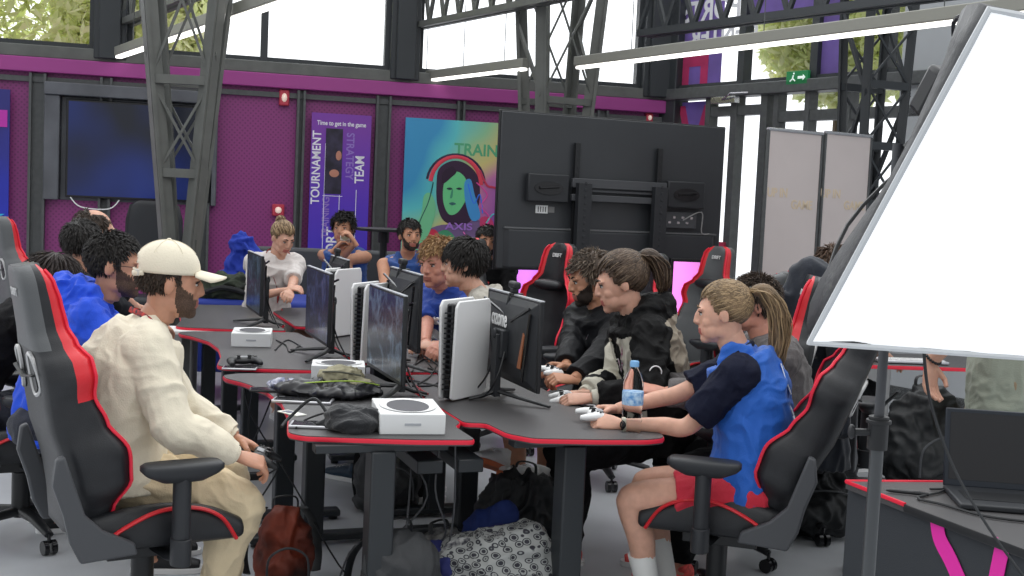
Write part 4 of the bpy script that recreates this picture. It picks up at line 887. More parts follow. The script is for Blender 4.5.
# ================================================================== SOFTBOX
def softbox():
    A = atY(812, 341, 2.2); B = atY(990, 12, 1.86); up = B-A; H_ = up.length; u = up.normalized()
    rt = (atY(1060, 347, 2.37)-A); rt = (rt-u*rt.dot(u)).normalized(); n = u.cross(rt)*-1
    if n.y > 0: n = -n
    W = .80; C_ = A+rt*W/2+u*H_/2
    M = Mx.Identity(4)
    for i in range(3): M[i][0] = rt[i]; M[i][1] = u[i]; M[i][2] = n[i]; M[i][3] = C_[i]
    if M.to_3x3().determinant() < 0:
        for i in range(3): M[i][0] = -M[i][0]
    t = thing('softbox_light', 'large white softbox photo light with black fabric back', 'photo light', M=M)
    fab = mat('softbox_fabric', (.035, .036, .04), .5, bump=.5, bscale=25)
    mb = MB(); N = 16
    vs = []; fs = []
    for i in range(N+1):
        for j in range(N+1):
            x = (i/N-.5); y = (j/N-.5); vs.append((x*W, y*H_, -.001-.015*(1-4*x*x)*(1-4*y*y)+.003*noise.noise(V((x*9, y*9, 0)))))
    for i in range(N):
        for j in range(N): a = i*(N+1)+j; fs.append((a, a+N+1, a+N+2, a+1))
    mb.add(vs, fs); mb.build('diffuser', mat('diffuser_cloth', (.9, .92, .93), .7, emit=.62), t, smooth='full', solid=.002)
    ring = lambda w_, h, z, N=40, p=1: [V((w_*x, h*y, z)) for x, y in [(-.5+k/10, -.5) for k in range(10)]+[(.5, -.5+k/10) for k in range(10)]+[(.5-k/10, .5) for k in range(10)]+[(-.5, .5-k/10) for k in range(10)]]
    mb = MB(); rr = []
    for k in range(9):
        s = k/8; f = 1-s**1.7*.8; z = -.0-.34*s; r_ = ring(W*f, H_*f, z)
        for i, p in enumerate(r_):
            m_ = (i % 10)/10; sag = math.sin(PI*m_)*.035*math.sin(PI*s); d2 = V((p.x, p.y, 0)).normalized(); r_[i] = p-d2*sag+V((1, 1, 0))*.006*noise.noise(p*14)
        rr.append(r_)
    mb.loft(rr, cap=False); mb.build('fabric_shell', fab, t, smooth='full', solid=.003)
    mb = MB(); mb.tube(ring(W+.008, H_+.008, .0), .006, 6, loop=True); mb.build('front_rim', mat('rim_pale', (.6, .62, .64), .6), t)
    mb = MB(); mb.tube([(0, 0, -.32), (0, 0, -.42)], .075, 20); mb.tube([(0, 0, -.42), (0, 0, -.48)], .05, 16); mb.build('lamp_head', black, t)
    for sx in (-1, 1):
        for sy in (-1, 1): mb = MB(); mb.tube(cat([(sx*W*.1, sy*H_*.1, -.34), (sx*W*.33, sy*H_*.33, -.23), (sx*W*.495, sy*H_*.495, -.01)], 5), .004, 6); mb.build('rod', black, t)
    mb = MB(); mb.box((-.10, .02, -.38), (.06, .10, .05)); mb.build('knob_bracket', black, t, bevel=.01)
    # stand
    p = atY(884, 345, 2.48); z0 = 1.62
    s = thing('light_stand', 'black tripod stand holding up the softbox', 'light stand', (p.x, p.y, 0))
    mb = MB(); mb.tube([(0, 0, .95), (0, 0, 1.75)], .0105, 12); mb.build('upper_tube', darkgrey, s)
    mb = MB(); mb.tube([(0, 0, .18), (0, 0, 1.13)], .0145, 12); mb.build('lower_tube', mat('stand_tube', (.075, .08, .085), .3, .4), s)
    for z in (1.15, .5): mb = MB(); mb.tube([(0, 0, z-.035), (0, 0, z+.035)], .021, 14); mb.tube([(0, 0, z+.02), (0, 0, z+.028)], .026, 14); mb.tube([(-.05, -.0, z), (.01, 0, z)], .008, 8); mb.ell((-.055, 0, z), (.008, .012, .016)); mb.build('clamp', black, s, bevel=.001)
    for k in range(3):
        a = 2*PI*k/3+.5; mb = MB(); mb.tube([(.02*math.cos(a), .02*math.sin(a), .5), (.5*math.cos(a), .5*math.sin(a), .01)], .009, 8); mb.tube([(.02*math.cos(a), .02*math.sin(a), .2), (.27*math.cos(a), .27*math.sin(a), .23)], .006, 8); mb.build('leg', black, s)
    c = M @ V((0, 0, -.42)); mb = MB(); mb.tube([(0, 0, 1.72), (c.x-p.x, c.y-p.y, c.z)], .012, 8); mb.build('tilt_arm', black, s)
    # lamp cord
    cables('lamp_cord', 'thin black cord hanging from the softbox over the right table', [[atY(923, 338, 2.45), atY(930, 400, 2.5), atY(955, 470, 2.6), atY(990, 530, 2.75), atY(1030, 585, 2.9)]], r=.0035)
softbox()
# ================================================================== RIGHT FRONT TABLE
def righttable():
    t = thing('draped_table', 'table wrapped in black cloth with magenta stripes and a red top edge', 'table', (0, 0, 0))
    P = [atZ(846, 481, .75), atZ(905, 504, .75), atZ(965, 530, .75), atZ(1034, 553, .75)]
    P = [V((p.x, p.y, 0)) for p in P]; P[2] = P[1].lerp(P[3], .5); far = [P[3]+V((.7, .35, 0)), V((P[0].x+1.1, P[0].y+.18, 0))]
    t.location = P[0]; L = [p-P[0] for p in P+far]
    mb = MB(); mb.prism([(p.x, p.y) for p in L], .725, .75); mb.build('table_top', desk_m, t, smooth=False)
    mb = MB(); mb.tube([(p.x, p.y, .748) for p in [L[5], L[0], L[1]]], (.007, .007), 6, ref=(0, 0, 1)); mb.build('edge_trim', redtrim, t)
    mb = MB(); mb.tube([(p.x, p.y, .738) for p in [L[1], L[2], L[3], L[4]]], (.006, .013), 6, ref=(0, 0, 1)); mb.build('edge_trim', black, t)
    ins = [p*.985+V((.012, .012, 0)) for p in L]
    mb = MB(); vs = []; 
    rows = []
    for z in (.724, .5, .25, .004):
        rows.append([V((p.x, p.y, z)) for p in ins])
    mb.loft(rows, cap=False); mb.build('cloth_cover', mat('cover_cloth', (.028, .032, .038), .75, bump=.15, bscale=300), t, smooth=False)
    pk = mat('magenta_stripe', srgb(222, 42, 160), .5)
    d1 = (ins[3]-ins[1]).normalized(); n1 = V((d1.y, -d1.x, 0))
    if n1.y > 0: n1 = -n1
    def on(px, py):
        r = ray(px, py); o = P[0]+ins[1]; nn = n1; tt = (V((o.x, o.y, 0))-V((0, 0, 0))).dot(nn)/V((r.x, r.y, 0)).dot(nn); p = CAM+r*tt; return ((p-o).dot(d1), p.z)
    M = Mx.Translation(ins[1]+n1*.004) @ frame((0, 0, 0), d1, (0, 0, 1))
    def stripe(c, w_):
        pts = cat([V((*on(*q_), 0)) for q_ in c], 6); lf = []; rt = []
        for i, p in enumerate(pts):
            d = (pts[min(i+1, len(pts)-1)]-pts[max(i-1, 0)]).normalized(); n = V((-d.y, d.x, 0)); lf.append(p+n*w_/2); rt.append(p-n*w_/2)
        vs = [(p.x, p.y, 0) for p in lf]+[(p.x, p.y, 0) for p in rt]; N = len(lf)
        mb = MB(); mb.add(vs, [(i, i+1, N+i+1, N+i) for i in range(N-1)]); o = mb.build('magenta_stripe', pk, t, smooth=False, M=M, solid=.002)
    stripe([(938, 517), (941, 538), (952, 560), (965, 590), (978, 620)], .055); stripe([(1005, 541), (1001, 560), (996, 585), (990, 615)], .05)
    # laptop
    a = atZ(955, 497, .75); t2 = thing('laptop', 'open black laptop seen from behind on the right table', 'laptop', (a.x+.17, a.y+.06, .751), math.radians(172))
    mb = MB(); mb.box((0, .125, .009), (.36, .25, .018)); mb.build('base', dark, t2, bevel=.005)
    mb = MB(); mb.box((0, .13, .0185), (.30, .11, .002)); mb.build('keyboard', black, t2)
    mb = MB(); mb.box((0, 0, .125), (.36, .008, .245)); l = mb.build('lid', mat('laptop_lid', (.012, .017, .026), .35), t2, bevel=.004); l.rotation_euler = (math.radians(8), 0, 0); l.location = (0, -.002, .012)
    mb = MB(); mb.box((0, .0052, .13), (.33, .001, .21)); mb.build('screen', gloss, l)
    cables('cable_bundle', 'black and red cables running across the right table to the laptop', [[atZ(958, 484, .756), atZ(940, 492, .756), atZ(918, 498, .756), atZ(945, 505, .756), atZ(985, 516, .756), atZ(1030, 522, .756)], [atZ(955, 484, .756), atZ(975, 492, .756), atZ(1000, 500, .756), atZ(1030, 506, .756)], [atZ(930, 489, .756), atZ(955, 489, .756), atZ(967, 488, .756)]])
    cables('cable_bundle', 'red cable lying beside the black laptop', [[atZ(968, 490, .756), atZ(990, 498, .756), atZ(1030, 509, .756)]], mat('red_cable', (.3, .02, .03), .4), .005)
    t3 = thing('pen', 'black pen lying on the right table', 'pen', atZ(908, 493, .756), 1.3); mb = MB(); mb.tube([(0, -.06, .002), (0, .05, .002), (0, .065, .002)], [.006, .006, .002], 8); mb.build('barrel', black, t3); mb = MB(); mb.box((0, -.03, .008), (.003, .04, .002)); mb.build('clip', chrome, t3)
    t4 = thing('cable_adapter', 'small silver plug end near the laptop hinge', 'adapter', atZ(957, 483, .76), .4); mb = MB(); mb.box((0, 0, 0), (.05, .02, .012)); mb.build('body', silver, t4, bevel=.003); mb = MB(); mb.tube([(-.02, 0, 0), (-.045, 0, 0)], .004, 6); mb.build('plug', black, t4)
righttable()
# ================================================================== SOFA, TABLES AND CLOTHES AT THE WALL
def sofa():
    a = atY(232, 300, 9.2); t = thing('sofa', 'low blue sofa along the purple wall', 'sofa', (a.x, 9.3, 0), .15)
    bl = mat('blue_upholstery', srgb(38, 58, 150), .7, bump=.2, bscale=90)
    mb = MB(); mb.box((.25, 0, .40), (1.5, .8, .38)); mb.build('seat_base', bl, t, bevel=.05, seg=4)
    mb = MB(); mb.box((-.11, -.02, .68), (.72, .76, .16)); mb.build('seat_cushion', bl, t, bevel=.04, seg=4); mb = MB(); mb.box((.62, -.02, .68), (.72, .76, .16)); mb.build('seat_cushion', bl, t, bevel=.04, seg=4)
    for x in (-.42, .92):
        for y in (-.3, .3): mb = MB(); mb.box((x, y, .1), (.06, .06, .2)); mb.build('leg', black, t, bevel=.006)
    t = blob('clothes_pile', 'green and black clothes piled on the blue sofa', 'clothes', (a.x-.02, 9.1, .75), [((0, 0, .04), (.30, .16, .06)), ((.05, 0, .11), (.24, .14, .05)), ((-.1, .02, .08), (.2, .13, .06)), ((.0, 0, .16), (.18, .12, .04))], mat('olive_cloth', srgb(70, 82, 62), .85, col2=srgb(35, 38, 36), nscale=6, noise_amt=.3), .02, 9, .012)
    mb = MB(); mb.tube(cat([(-.2, -.15, .02), (0, -.17, .1), (.2, -.14, .06)], 4), .02, 6); mb.build('sleeve', cloth_black, t)
    t = blob('jacket', 'blue jacket heaped against the wall behind the sofa', 'jacket', (a.x-.02, 9.45, .75), [((.12, 0, .1), (.30, .12, .14)), ((.08, 0, .25), (.2, .1, .14)), ((.03, 0, .38), (.1, .08, .12))], mat('royal_blue_cloth', srgb(32, 58, 165), .8, bump=.2), .02, 7, .012)
    mb = MB(); mb.tube(cat([(.3, -.1, .1), (.2, -.12, .25), (.06, -.09, .42)], 4), .018, 6); mb.build('seam_fold', mat('royal_blue_cloth', (0, 0, 0)), t)
sofa()
def backrest_bench():
    a = atY(370, 270, 10.1)
    t = thing('bench_seat', 'dark padded bench back behind the men in blue vests', 'bench', (a.x, 10.3, 0), .12)
    mb = MB(); mb.box((0, .25, .85), (2.3, .10, .5)); mb.build('backrest', darkgrey, t, bevel=.03); mb = MB(); mb.box((0, 0, .42), (2.3, .55, .12)); mb.build('seat', darkgrey, t, bevel=.03)
    for x in (-1, 1): mb = MB(); mb.box((x, .05, .18), (.06, .5, .36)); mb.build('leg', black, t)
backrest_bench()
def hightable():
    a = atY(380, 228, 9.6); t = thing('high_table', 'dark round high table between the two men in blue vests', 'table', (a.x, 9.9, 0))
    zt = atY(380, 228, 9.9).z
    mb = MB(); mb.lathe([(.22, zt-.025), (.235, zt-.02), (.235, zt-.004), (.22, zt)], 32); mb.build('table_top', black, t)
    mb = MB(); mb.tube([(0, 0, .02), (0, 0, zt-.02)], .03, 14); mb.tube([(0, 0, zt-.12), (0, 0, zt-.02)], .045, 12); mb.build('post', black, t); mb = MB(); mb.lathe([(.2, 0), (.2, .012), (.03, .03)], 28); mb.build('base', black, t)
hightable()
t = thing('folded_table', 'pale folded table leaf standing on the floor beside the sofa', 'board', atZ(186, 330, .72), .3); mb = MB(); mb.prism([(-.2, -.16), (.22, -.16), (.15, .1), (-.14, .12)], -.01, .012); mb.build('leaf', cream, t, bevel=.003); mb = MB(); mb.box((0, 0, -.37), (.05, .05, .7)); mb.build('post', steel, t)
# white table behind
# ================================================================== JACKET ON CHAIR
def drapedjacket():
    a = atY(811, 300, 5.9); t = thing('jacket', 'long black jacket hanging over a gaming chair beside the photo light', 'jacket', (a.x, 5.82, 0), facing(.35, .95))
    mb = MB(); rr = []
    for z, w_, d in ((1.39, .04, .04), (1.35, .09, .07), (1.22, .13, .11), (1.05, .16, .13), (.85, .19, .14), (.6, .21, .14), (.42, .22, .13)):
        rr.append([V((w_*math.cos(a_)*(1+.05*math.sin(5*a_+z*4)), -.27-(1.35-z)*-.05+d*math.sin(a_)*(1+.1*math.sin(6*a_)), z)) for a_ in [2*PI*i/40 for i in range(40)]])
    mb.loft(rr)
    for s in (-1, 1): mb.tube([(s*.10, -.33, 1.22), (s*.16, -.38, 1.0), (s*.19, -.4, .6)], [(.06, .05), (.07, .05), (.055, .04)], 12)
    me = folds(voxel(mb, .012, 4), .016, 6, (1, 1, .35), 3); finish(me, 'body', mat('navy_black_cloth', (.012, .016, .026), .85, sheen=.2, bump=.2), t, smooth='full')
    mb = MB(); mb.tube(cat([(-.1, -.42, 1.1), (-.02, -.43, .8), (.03, -.43, .5)], 4), .006, 6); mb.build('zip', dark, t)
drapedjacket()
# ================================================================== BAGS ON THE FLOOR
def backpack(label, loc, rz, w_, d, h, m, strap=None, tilt=0, amp=.014, logo=None, cat_='backpack'):
    t = thing('backpack', label, cat_, loc, rz)
    mb = MB(); mb.ell((0, 0, h*.35), (w_*.5, d*.5, h*.38)); mb.ell((0, 0, h*.6), (w_*.42, d*.42, h*.38)); mb.ell((0, -d*.42, h*.28), (w_*.36, d*.25, h*.24)); mb.ell((0, .0, h*.12), (w_*.48, d*.48, h*.16))
    me = folds(voxel(mb, .010, 4), amp, 8, seed=int(w_*100)); 
    finish(me, 'body', m, t, smooth='full')
    mb = MB(); mb.tube(cat([(-.05, .02, h*.93), (-.04, .03, h*1.06), (.04, .03, h*1.06), (.05, .02, h*.93)], 5), (.012, .004), 8); mb.build('handle', strap or nylon, t)
    for s in (-1, 1): mb = MB(); mb.tube(cat([(s*.08, d*.35, h*.9), (s*.13, d*.62, h*.65), (s*.15, d*.6, h*.3), (s*.14, d*.4, h*.1)], 6), (.025, .006), 8); mb.build('strap', strap or nylon, t)
    mb = MB(); mb.tube(cat([(-w_*.34, -d*.62, h*.2), (-w_*.30, -d*.6, h*.46), (0, -d*.55, h*.56), (w_*.30, -d*.6, h*.46), (w_*.34, -d*.62, h*.2)], 6), .005, 6); mb.build('zip', strap or darkgrey, t)
    return t
def bag_at(px, py, z, y): p = atY(px, py, y); return p
bp = mat('charcoal_nylon', (.035, .037, .04), .6, bump=.3, bscale=260)
def F(px, y): return (atY(px, 540, y).x, y, 0)
backpack('dark grey backpack lying under the nearest left desk, cut by the bottom edge', F(400, 4.25), .4, .36, .26, .40, bp)
backpack('black backpack on the floor between the two rows of desks', F(520, 5.2), -.5, .46, .32, .42, nylon, amp=.03)
backpack('dark backpack standing far back under the left desk', F(385, 6.0), .2, .34, .26, .46, bp)
backpack('black backpack standing on a seat right of the jacket', (atY(925, 440, 5.2).x, 5.2, .42), .3, .42, .28, .46, nylon, amp=.02)
backpack('black bag slumped on the floor behind the right gaming chair', F(800, 6.0), .2, .7, .4, .45, nylon, amp=.03)
t = backpack('orange and black bag on the floor beside the cream trousers', F(285, 4.75), .3, .24, .2, .34, mat('rust_nylon', srgb(150, 62, 38), .6, col2=srgb(25, 22, 22), nscale=5, noise_amt=.3, bump=.2))
t = thing('equipment_case', 'low black equipment case carrying the backpack on the right', 'case', (atY(925, 440, 5.2).x, 5.2, 0), .1)
mb = MB(); mb.box((0, 0, .21), (.5, .42, .42)); mb.build('body', black, t, bevel=.02); mb = MB(); mb.box((0, -.215, .3), (.12, .02, .04)); mb.build('handle', chrome, t, bevel=.004)
def patterned():
    m = bpy.data.materials.new('hexagon_print'); m.use_nodes = True; nt = m.node_tree; b = nt.nodes['Principled BSDF']; b.inputs['Roughness'].default_value = .7
    tc = nt.nodes.new('ShaderNodeTexCoord'); mp = nt.nodes.new('ShaderNodeMapping'); mp.inputs['Scale'].default_value = (26, 26, 34); mp.inputs['Rotation'].default_value = (.3, .5, .4)
    vo = nt.nodes.new('ShaderNodeTexVoronoi'); vo.inputs['Randomness'].default_value = .12; vo.inputs['Scale'].default_value = 1
    r = nt.nodes.new('ShaderNodeValToRGB'); el = r.color_ramp.elements; el[0].position = 0; el[0].color = (.02, .02, .03, 1); el[1].position = .26; el[1].color = (.02, .02, .03, 1)
    for p_, c in ((.30, (.30, .31, .30)), (.36, (.30, .31, .30)), (.40, (.02, .02, .03)), (.47, (.02, .02, .03)), (.50, (.32, .33, .32))): q_ = el.new(p_); q_.color = (*c, 1)
    nt.links.new(tc.outputs['Object'], mp.inputs['Vector']); nt.links.new(mp.outputs['Vector'], vo.inputs['Vector']); nt.links.new(vo.outputs['Distance'], r.inputs['Fac']); nt.links.new(r.outputs['Color'], b.inputs['Base Color'])
    p = F(492, 4.5); t = thing('drawstring_bag', 'grey drawstring bag printed with dark hexagons on the floor in front', 'bag', p, .1)
    mb = MB(); mb.ell((0, 0, .16), (.24, .17, .18)); mb.ell((.11, .02, .20), (.16, .15, .17)); mb.ell((-.12, 0, .15), (.15, .14, .17)); mb.ell((0, 0, .05), (.24, .18, .07))
    finish(folds(voxel(mb, .008, 4), .014, 8), 'body', m, t, smooth='full')
    mb = MB(); mb.ell((-.21, .0, .14), (.1, .12, .15)); mb.ell((-.17, -.05, .2), (.06, .06, .08)); finish(folds(voxel(mb, .008, 3), .012, 10), 'side_pocket', mat('navy_cloth', srgb(35, 40, 95), .8), t, smooth='full')
    mb = MB(); mb.tube(cat([(-.22, -.08, .2), (-.16, -.06, .29), (-.06, -.02, .30), (.04, -.02, .32)], 6), (.008, .022), 8); mb.build('zigzag_strap', mat('zigzag', (.6, .6, .58), .7, col2=(.02, .02, .03), nscale=45, noise_amt=.4), t)
    t2 = blob('cloth_bundle', 'bright blue cloth bundle tucked behind the hexagon bag', 'cloth', (p[0]-.03, p[1]+.22, 0), [((0, 0, .16), (.12, .08, .20)), ((.06, 0, .30), (.08, .06, .10))], mat('bright_blue_cloth', srgb(22, 42, 100), .8), .012, 10)
    mb = MB(); mb.tube(cat([(-.06, -.06, .2), (0, -.07, .3), (.07, -.05, .32)], 4), .006, 6); mb.build('seam', mat('navy_cloth', (0, 0, 0)), t2)
patterned()
t = backpack('small dark speckled backpack between the grey backpack and the hexagon bag', (F(440, 4.4)[0], 4.65, 0), .9, .3, .22, .30, mat('blackish_print', (.03, .03, .035), .7, col2=(.25, .25, .24), nscale=22, noise_amt=.3))
def shoe(label, loc, rz, m, sole=None, size=1.0, group=None):
    t = thing('shoe', label, 'shoe', loc, rz, group)
    shoe_parts(t, m, sole, size); return t
def shoe_mesh(sz=1.0, grow=0):
    mb = MB(); mb.ell((0, -.07, .045), (.036+grow, .05, .05)); mb.tube([(0, -.08, .04), (0, 0, .045), (0, .08, .035), (0, .15, .025)], [(.036, .04), (.038, .042), (.045, .033), (.035, .022)], 14, ref=(0, 0, 1)); mb.tube([(0, -.06, .06), (0, -.065, .10)], [(.036, .045), (.034, .042)], 12)
    return voxel(mb, .006, 3)
SHOE = shoe_mesh()
def shoe_parts(t, m, sole=None, size=1.0, M=None):
    M = M or Mx.Identity(4); M = M @ Mx.Diagonal((size, size, size, 1))
    me = SHOE.copy(); me.transform(M); o = finish(me, 'shoe_upper', m, t, smooth='full')
    pts = [(.0, .17), (.03, .155), (.046, .1), (.044, .03), (.036, -.04), (.036, -.09), (.02, -.125), (-.02, -.125), (-.036, -.09), (-.036, -.04), (-.044, .03), (-.046, .1), (-.03, .155)]
    mb = MB(); mb.prism([(p.x, p.y) for p in cat([(x, y, 0) for x, y in pts], 3, True)], 0, .024, M=M); mb.build('shoe_sole', sole or white, o, bevel=.003)
    mb = MB(); [mb.tube([(-.022, .02+k*.022, .083-k*.009), (0, .024+k*.022, .090-k*.009), (.022, .02+k*.022, .083-k*.009)], .0035, 5, M=M) for k in range(4)]; mb.build('shoe_laces', white, o)
shoe('dark blue shoe on the floor under the far left desks', F(345, 6.6), 1.0, mat('teal_dark', srgb(25, 50, 70), .5))

for k, (px, py, a) in enumerate(((493, 462, 2.6), (527, 478, 2.2))):
    p = atY(px, py, 5.3); t = shoe(('white sneaker with orange sole tipped up on the black floor backpack', 'white sneaker lying lower on the black floor backpack')[k], (p.x, p.y, p.z-.03), a, white, mat('orange_sole', srgb(215, 120, 80), .5)); t.rotation_euler = (.35, .1, a)
# ================================================================== PEOPLE
def ik(a, b, l1, l2, pole):
    d = b-a; L = d.length
    if L > (l1+l2)*.995: b = a+d.normalized()*(l1+l2)*.995; d = b-a; L = d.length
    x = d.normalized(); k = (l1*l1-l2*l2+L*L)/(2*L); h = math.sqrt(max(0, l1*l1-k*k)); p = (pole-x*pole.dot(x)).normalized()
    return a+x*k+p*h, b
def limb(mb, pts, rad, ref, n=14, sub=5):
    P = cat(pts, sub); m = len(P)-1; R = []
    for i in range(m+1):
        t = i/m*(len(rad)-1); k = min(int(t), len(rad)-2); f = t-k; a = rad[k]; b = rad[k+1]
        a = a if isinstance(a, tuple) else (a, a); b = b if isinstance(b, tuple) else (b, b)
        R.append((a[0]+(b[0]-a[0])*f, a[1]+(b[1]-a[1])*f))
    mb.tube(P, R, n, ref=ref)
def head_mesh(vox, fem=False, nose=1.0):
    mb = MB(); E_ = mb.ell
    E_((0, -.018, .035), (.075, .094, .082), nu=24, nv=16); E_((0, .02, .0), (.067, .072, .085), nu=20, nv=14)
    E_((0, .033, -.055), (.054 if not fem else .050, .059, .058), nu=20, nv=12); E_((0, .066, -.094), (.026, .022, .020))
    for s in (-1, 1):
        E_((s*.036, .052, -.028), (.024, .026, .027)); E_((s*.032, .042, -.062), (.026, .032, .036)); E_((s*.026, .078, .022), (.026, .013, .010)); E_((s*.045, -.0, -.062), (.012, .045, .03))
        E_((s*.076, -.006, -.004), (.009, .019, .031), R=Mx.Rotation(s*.35, 3, 'Z') @ Mx.Rotation(-.2, 3, 'X')); E_((s*.011, .093, -.029), (.009, .010, .007))
    mb.tube([(0, .082, .018), (0, .094, .0), (0, .098*nose, -.018), (0, .100*nose, -.027), (0, .093, -.036)], [(.009, .010), (.009, .011), (.011, .012), (.012, .011), (.008, .006)], 10, ref=(1, 0, 0))
    E_((0, .0815, -.056), (.024, .013, .007)); E_((0, .081, -.068), (.021, .013, .0075)); E_((0, .075, -.08), (.02, .012, .01))
    mb.tube([(0, -.02, -.02), (0, -.022, -.09), (0, -.028, -.125)], [(.052, .055), (.050, .054), (.046, .050)], 18)
    return voxel(mb, vox, 5, .45)
def hand_mesh(W, d, up, curl, side, vox, spread=.12, thumb=.5, scale=1.0):
    """W wrist point, d hand direction, up = back of the hand, side +1 right / -1 left"""
    mb = MB(); d = d.normalized(); x = d.cross(up).normalized(); up = x.cross(d).normalized(); s = scale
    # thumb side: for a right hand with the back up and fingers forward, the thumb is on the left (-x)
    ts = -side
    P = lambda a, b, c: W+x*(a*s)+d*(b*s)+up*(c*s)
    mb.tube([P(0, -.03, 0), P(0, .0, 0), P(0, .03, 0), P(0, .065, 0), P(0, .092, -.002)], [(.024*s, .019*s), (.026*s, .018*s), (.036*s, .017*s), (.041*s, .015*s), (.038*s, .011*s)], 16, ref=up)
    for i, (a, ln) in enumerate(((-.030, .072), (-.010, .080), (.011, .074), (.030, .058))):
        a *= -ts*-1*1.0; a = a*(1 if ts < 0 else -1) if False else (a if ts < 0 else -a)
        ang = 0; p = P(a, .085, 0); pts = [P(a*.9, .06, 0), p]; sp = spread*(a/.03)*.6
        for k, f in enumerate((.45, .32, .23)):
            ang += curl*(1.0, 1.15, .8)[k]*(1+.12*(i-1)); dd = (d*math.cos(ang)-up*math.sin(ang)+x*sp*math.cos(ang)*.4).normalized(); p = p+dd*(ln*f*s); pts.append(p)
        mb.tube(pts, [.0095*s, .0098*s, .0092*s, .0084*s, .0072*s], 8)
    a = .026*(1 if ts > 0 else -1)
    tp = [P(a*.6, .018, -.004), P(a*1.35, .042, -.012), P(a*1.75+ts*.004, .068, -.018-.02*thumb), P(a*1.5, .092, -.024-.045*thumb)]
    mb.tube(tp, [.0135*s, .0125*s, .0105*s, .0085*s], 10)
    return voxel(mb, vox, 2, .4)
SKINS = {}
def skin(name, c): return mat('skin_'+name, srgb(*c), .5, sss=.12, noise_amt=.06, nscale=30)
def garment(name, c, rough=.85, **k): return mat(name, srgb(*c), rough, bump=k.pop('bump', .25), bscale=k.pop('bscale', 180), sheen=(.12 if sum(c) > 120 else 0), spec=(.5 if sum(c) > 120 else .25), **k)
class Person: pass
def person(label, loc, f, seat=.50, lean=15, bend=12, side=0, twist=0, head=(0, 0, 0), hands=None, handdir=None, curls=(.5, .5), feet=None, legs=True, sc=1.0, sk=None, top=None, bottom=None, shoes=None, hair=None, beard=None, near=False, fem=False, stand=False, brow=(.03, .02, .015), poles=(None, None), girth=1.0, backs=(None, None), eyes=True, socks=None, headup=0, world=True, headpx=None, hs=1.0):
    """f = facing (dx,dy). hands: world targets for left, right wrist (or None = on the thighs). All parts in local space."""
    rz = facing(*f)
    if headpx:       # move and raise the sitter so that the head is where it is seen
        tgt = atY(*headpx); hz_ = (.90*sc if stand else seat+.085); q0 = V((0, 0, hz_))
        for i, l in enumerate([.12, .13, .13, .13]):
            a = math.radians(lean+bend*i/3); b = math.radians(side)*(i+1)/4; st = V((math.sin(b), math.sin(a)*math.cos(b), math.cos(a)*math.cos(b))); q0 = q0+st*l*sc
        HR_ = Mx.Rotation(math.radians(head[0]), 3, 'Z') @ Mx.Rotation(math.radians(head[1]), 3, 'X') @ Mx.Rotation(math.radians(head[2]), 3, 'Y')
        q0 = q0+(st*.55+V((0, 0, .45))).normalized()*.175*sc+(HR_ @ V((0, .035+headup, 0))); q1 = Mx.Rotation(rz, 3, 'Z') @ q0
        loc = (tgt.x-q1.x, tgt.y-q1.y); dz = tgt.z-q0.z
        if stand: sc = sc*(tgt.z/q0.z)
        else: seat = seat+max(-.08, min(.12, dz)); print('SEAT', label[:40], round(seat, 3), 'dz', round(dz, 3), 'loc', [round(c, 2) for c in loc])
    t = thing('person', label, 'person', (loc[0], loc[1], 0), rz)
    L2W = Mx.Translation((loc[0], loc[1], 0)) @ Mx.Rotation(rz, 4, 'Z'); W2L = L2W.inverted()
    vb = .007 if near else .011; vh = .0042 if near else .0062
    hipz = (.90*sc if stand else seat+.085)
    P0 = V((0, 0, hipz))
    # spine
    sp_ = [P0]; segs = [.12, .13, .13, .13]
    for i, l in enumerate(segs):
        a = math.radians(lean+bend*i/3*1.0); b = math.radians(side)*(i+1)/4
        sp_.append(sp_[-1]+V((math.sin(b), math.sin(a)*math.cos(b), math.cos(a)*math.cos(b)))*l*sc)
    C7 = sp_[-1]; aT = math.radians(lean+bend)
    R = Mx.Rotation(math.radians(twist), 3, 'Z')
    upv = (sp_[-1]-sp_[-2]).normalized(); xs = R @ V((1, 0, 0)); xs = (xs-upv*xs.dot(upv)).normalized(); fw = upv.cross(xs)*1
    shw = (.155 if fem else .178)*sc
    sh = [C7+xs*s*shw-upv*.045*sc for s in (-1, 1)]
    nk = C7+upv*.02+fw*.005
    hyaw, hpit, hrol = [math.radians(q_) for q_ in head]
    HR = Mx.Rotation(hyaw, 3, 'Z') @ Mx.Rotation(hpit, 3, 'X') @ Mx.Rotation(hrol, 3, 'Y')
    hc = C7+(upv*.55+V((0, 0, .45))).normalized()*.175*sc+(HR @ V((0, .035+headup, 0)))
    HM = Mx.Translation(hc) @ HR.to_4x4() @ Mx.Scale(sc*hs*(.96 if fem else 1.0), 4)
    # legs
    hips = [P0+V((s*.085*sc, 0.0, -.01)) for s in (-1, 1)]
    lt, ls = .43*sc, .42*sc; knees, ank = [], []
    for i, s in enumerate((-1, 1)):
        if feet and feet[i] is not None: T = V(feet[i])
        else: T = V((s*.11, .40 if not stand else .02*s, .085))
        k, a = ik(hips[i], T, lt, ls, V((s*.25, .5, 1)) if not stand else V((0, 1, 0))); knees.append(k); ank.append(a)
    # arms
    la, lf = .285*sc, .255*sc; elb, wr = [], []
    for i, s in enumerate((-1, 1)):
        T = (W2L @ V(hands[i])) if (hands and hands[i] is not None and world) else (V(hands[i]) if hands and hands[i] is not None else (V((s*.12, .30, hipz+.10)) if not stand else V((s*.26, .03, hipz-.02))))
        pole = V(poles[i]) if poles[i] is not None else V((s*.6, -.5, -.7))
        e, w_ = ik(sh[i], T, la, lf, pole); elb.append(e); wr.append(w_)
    hdir = []
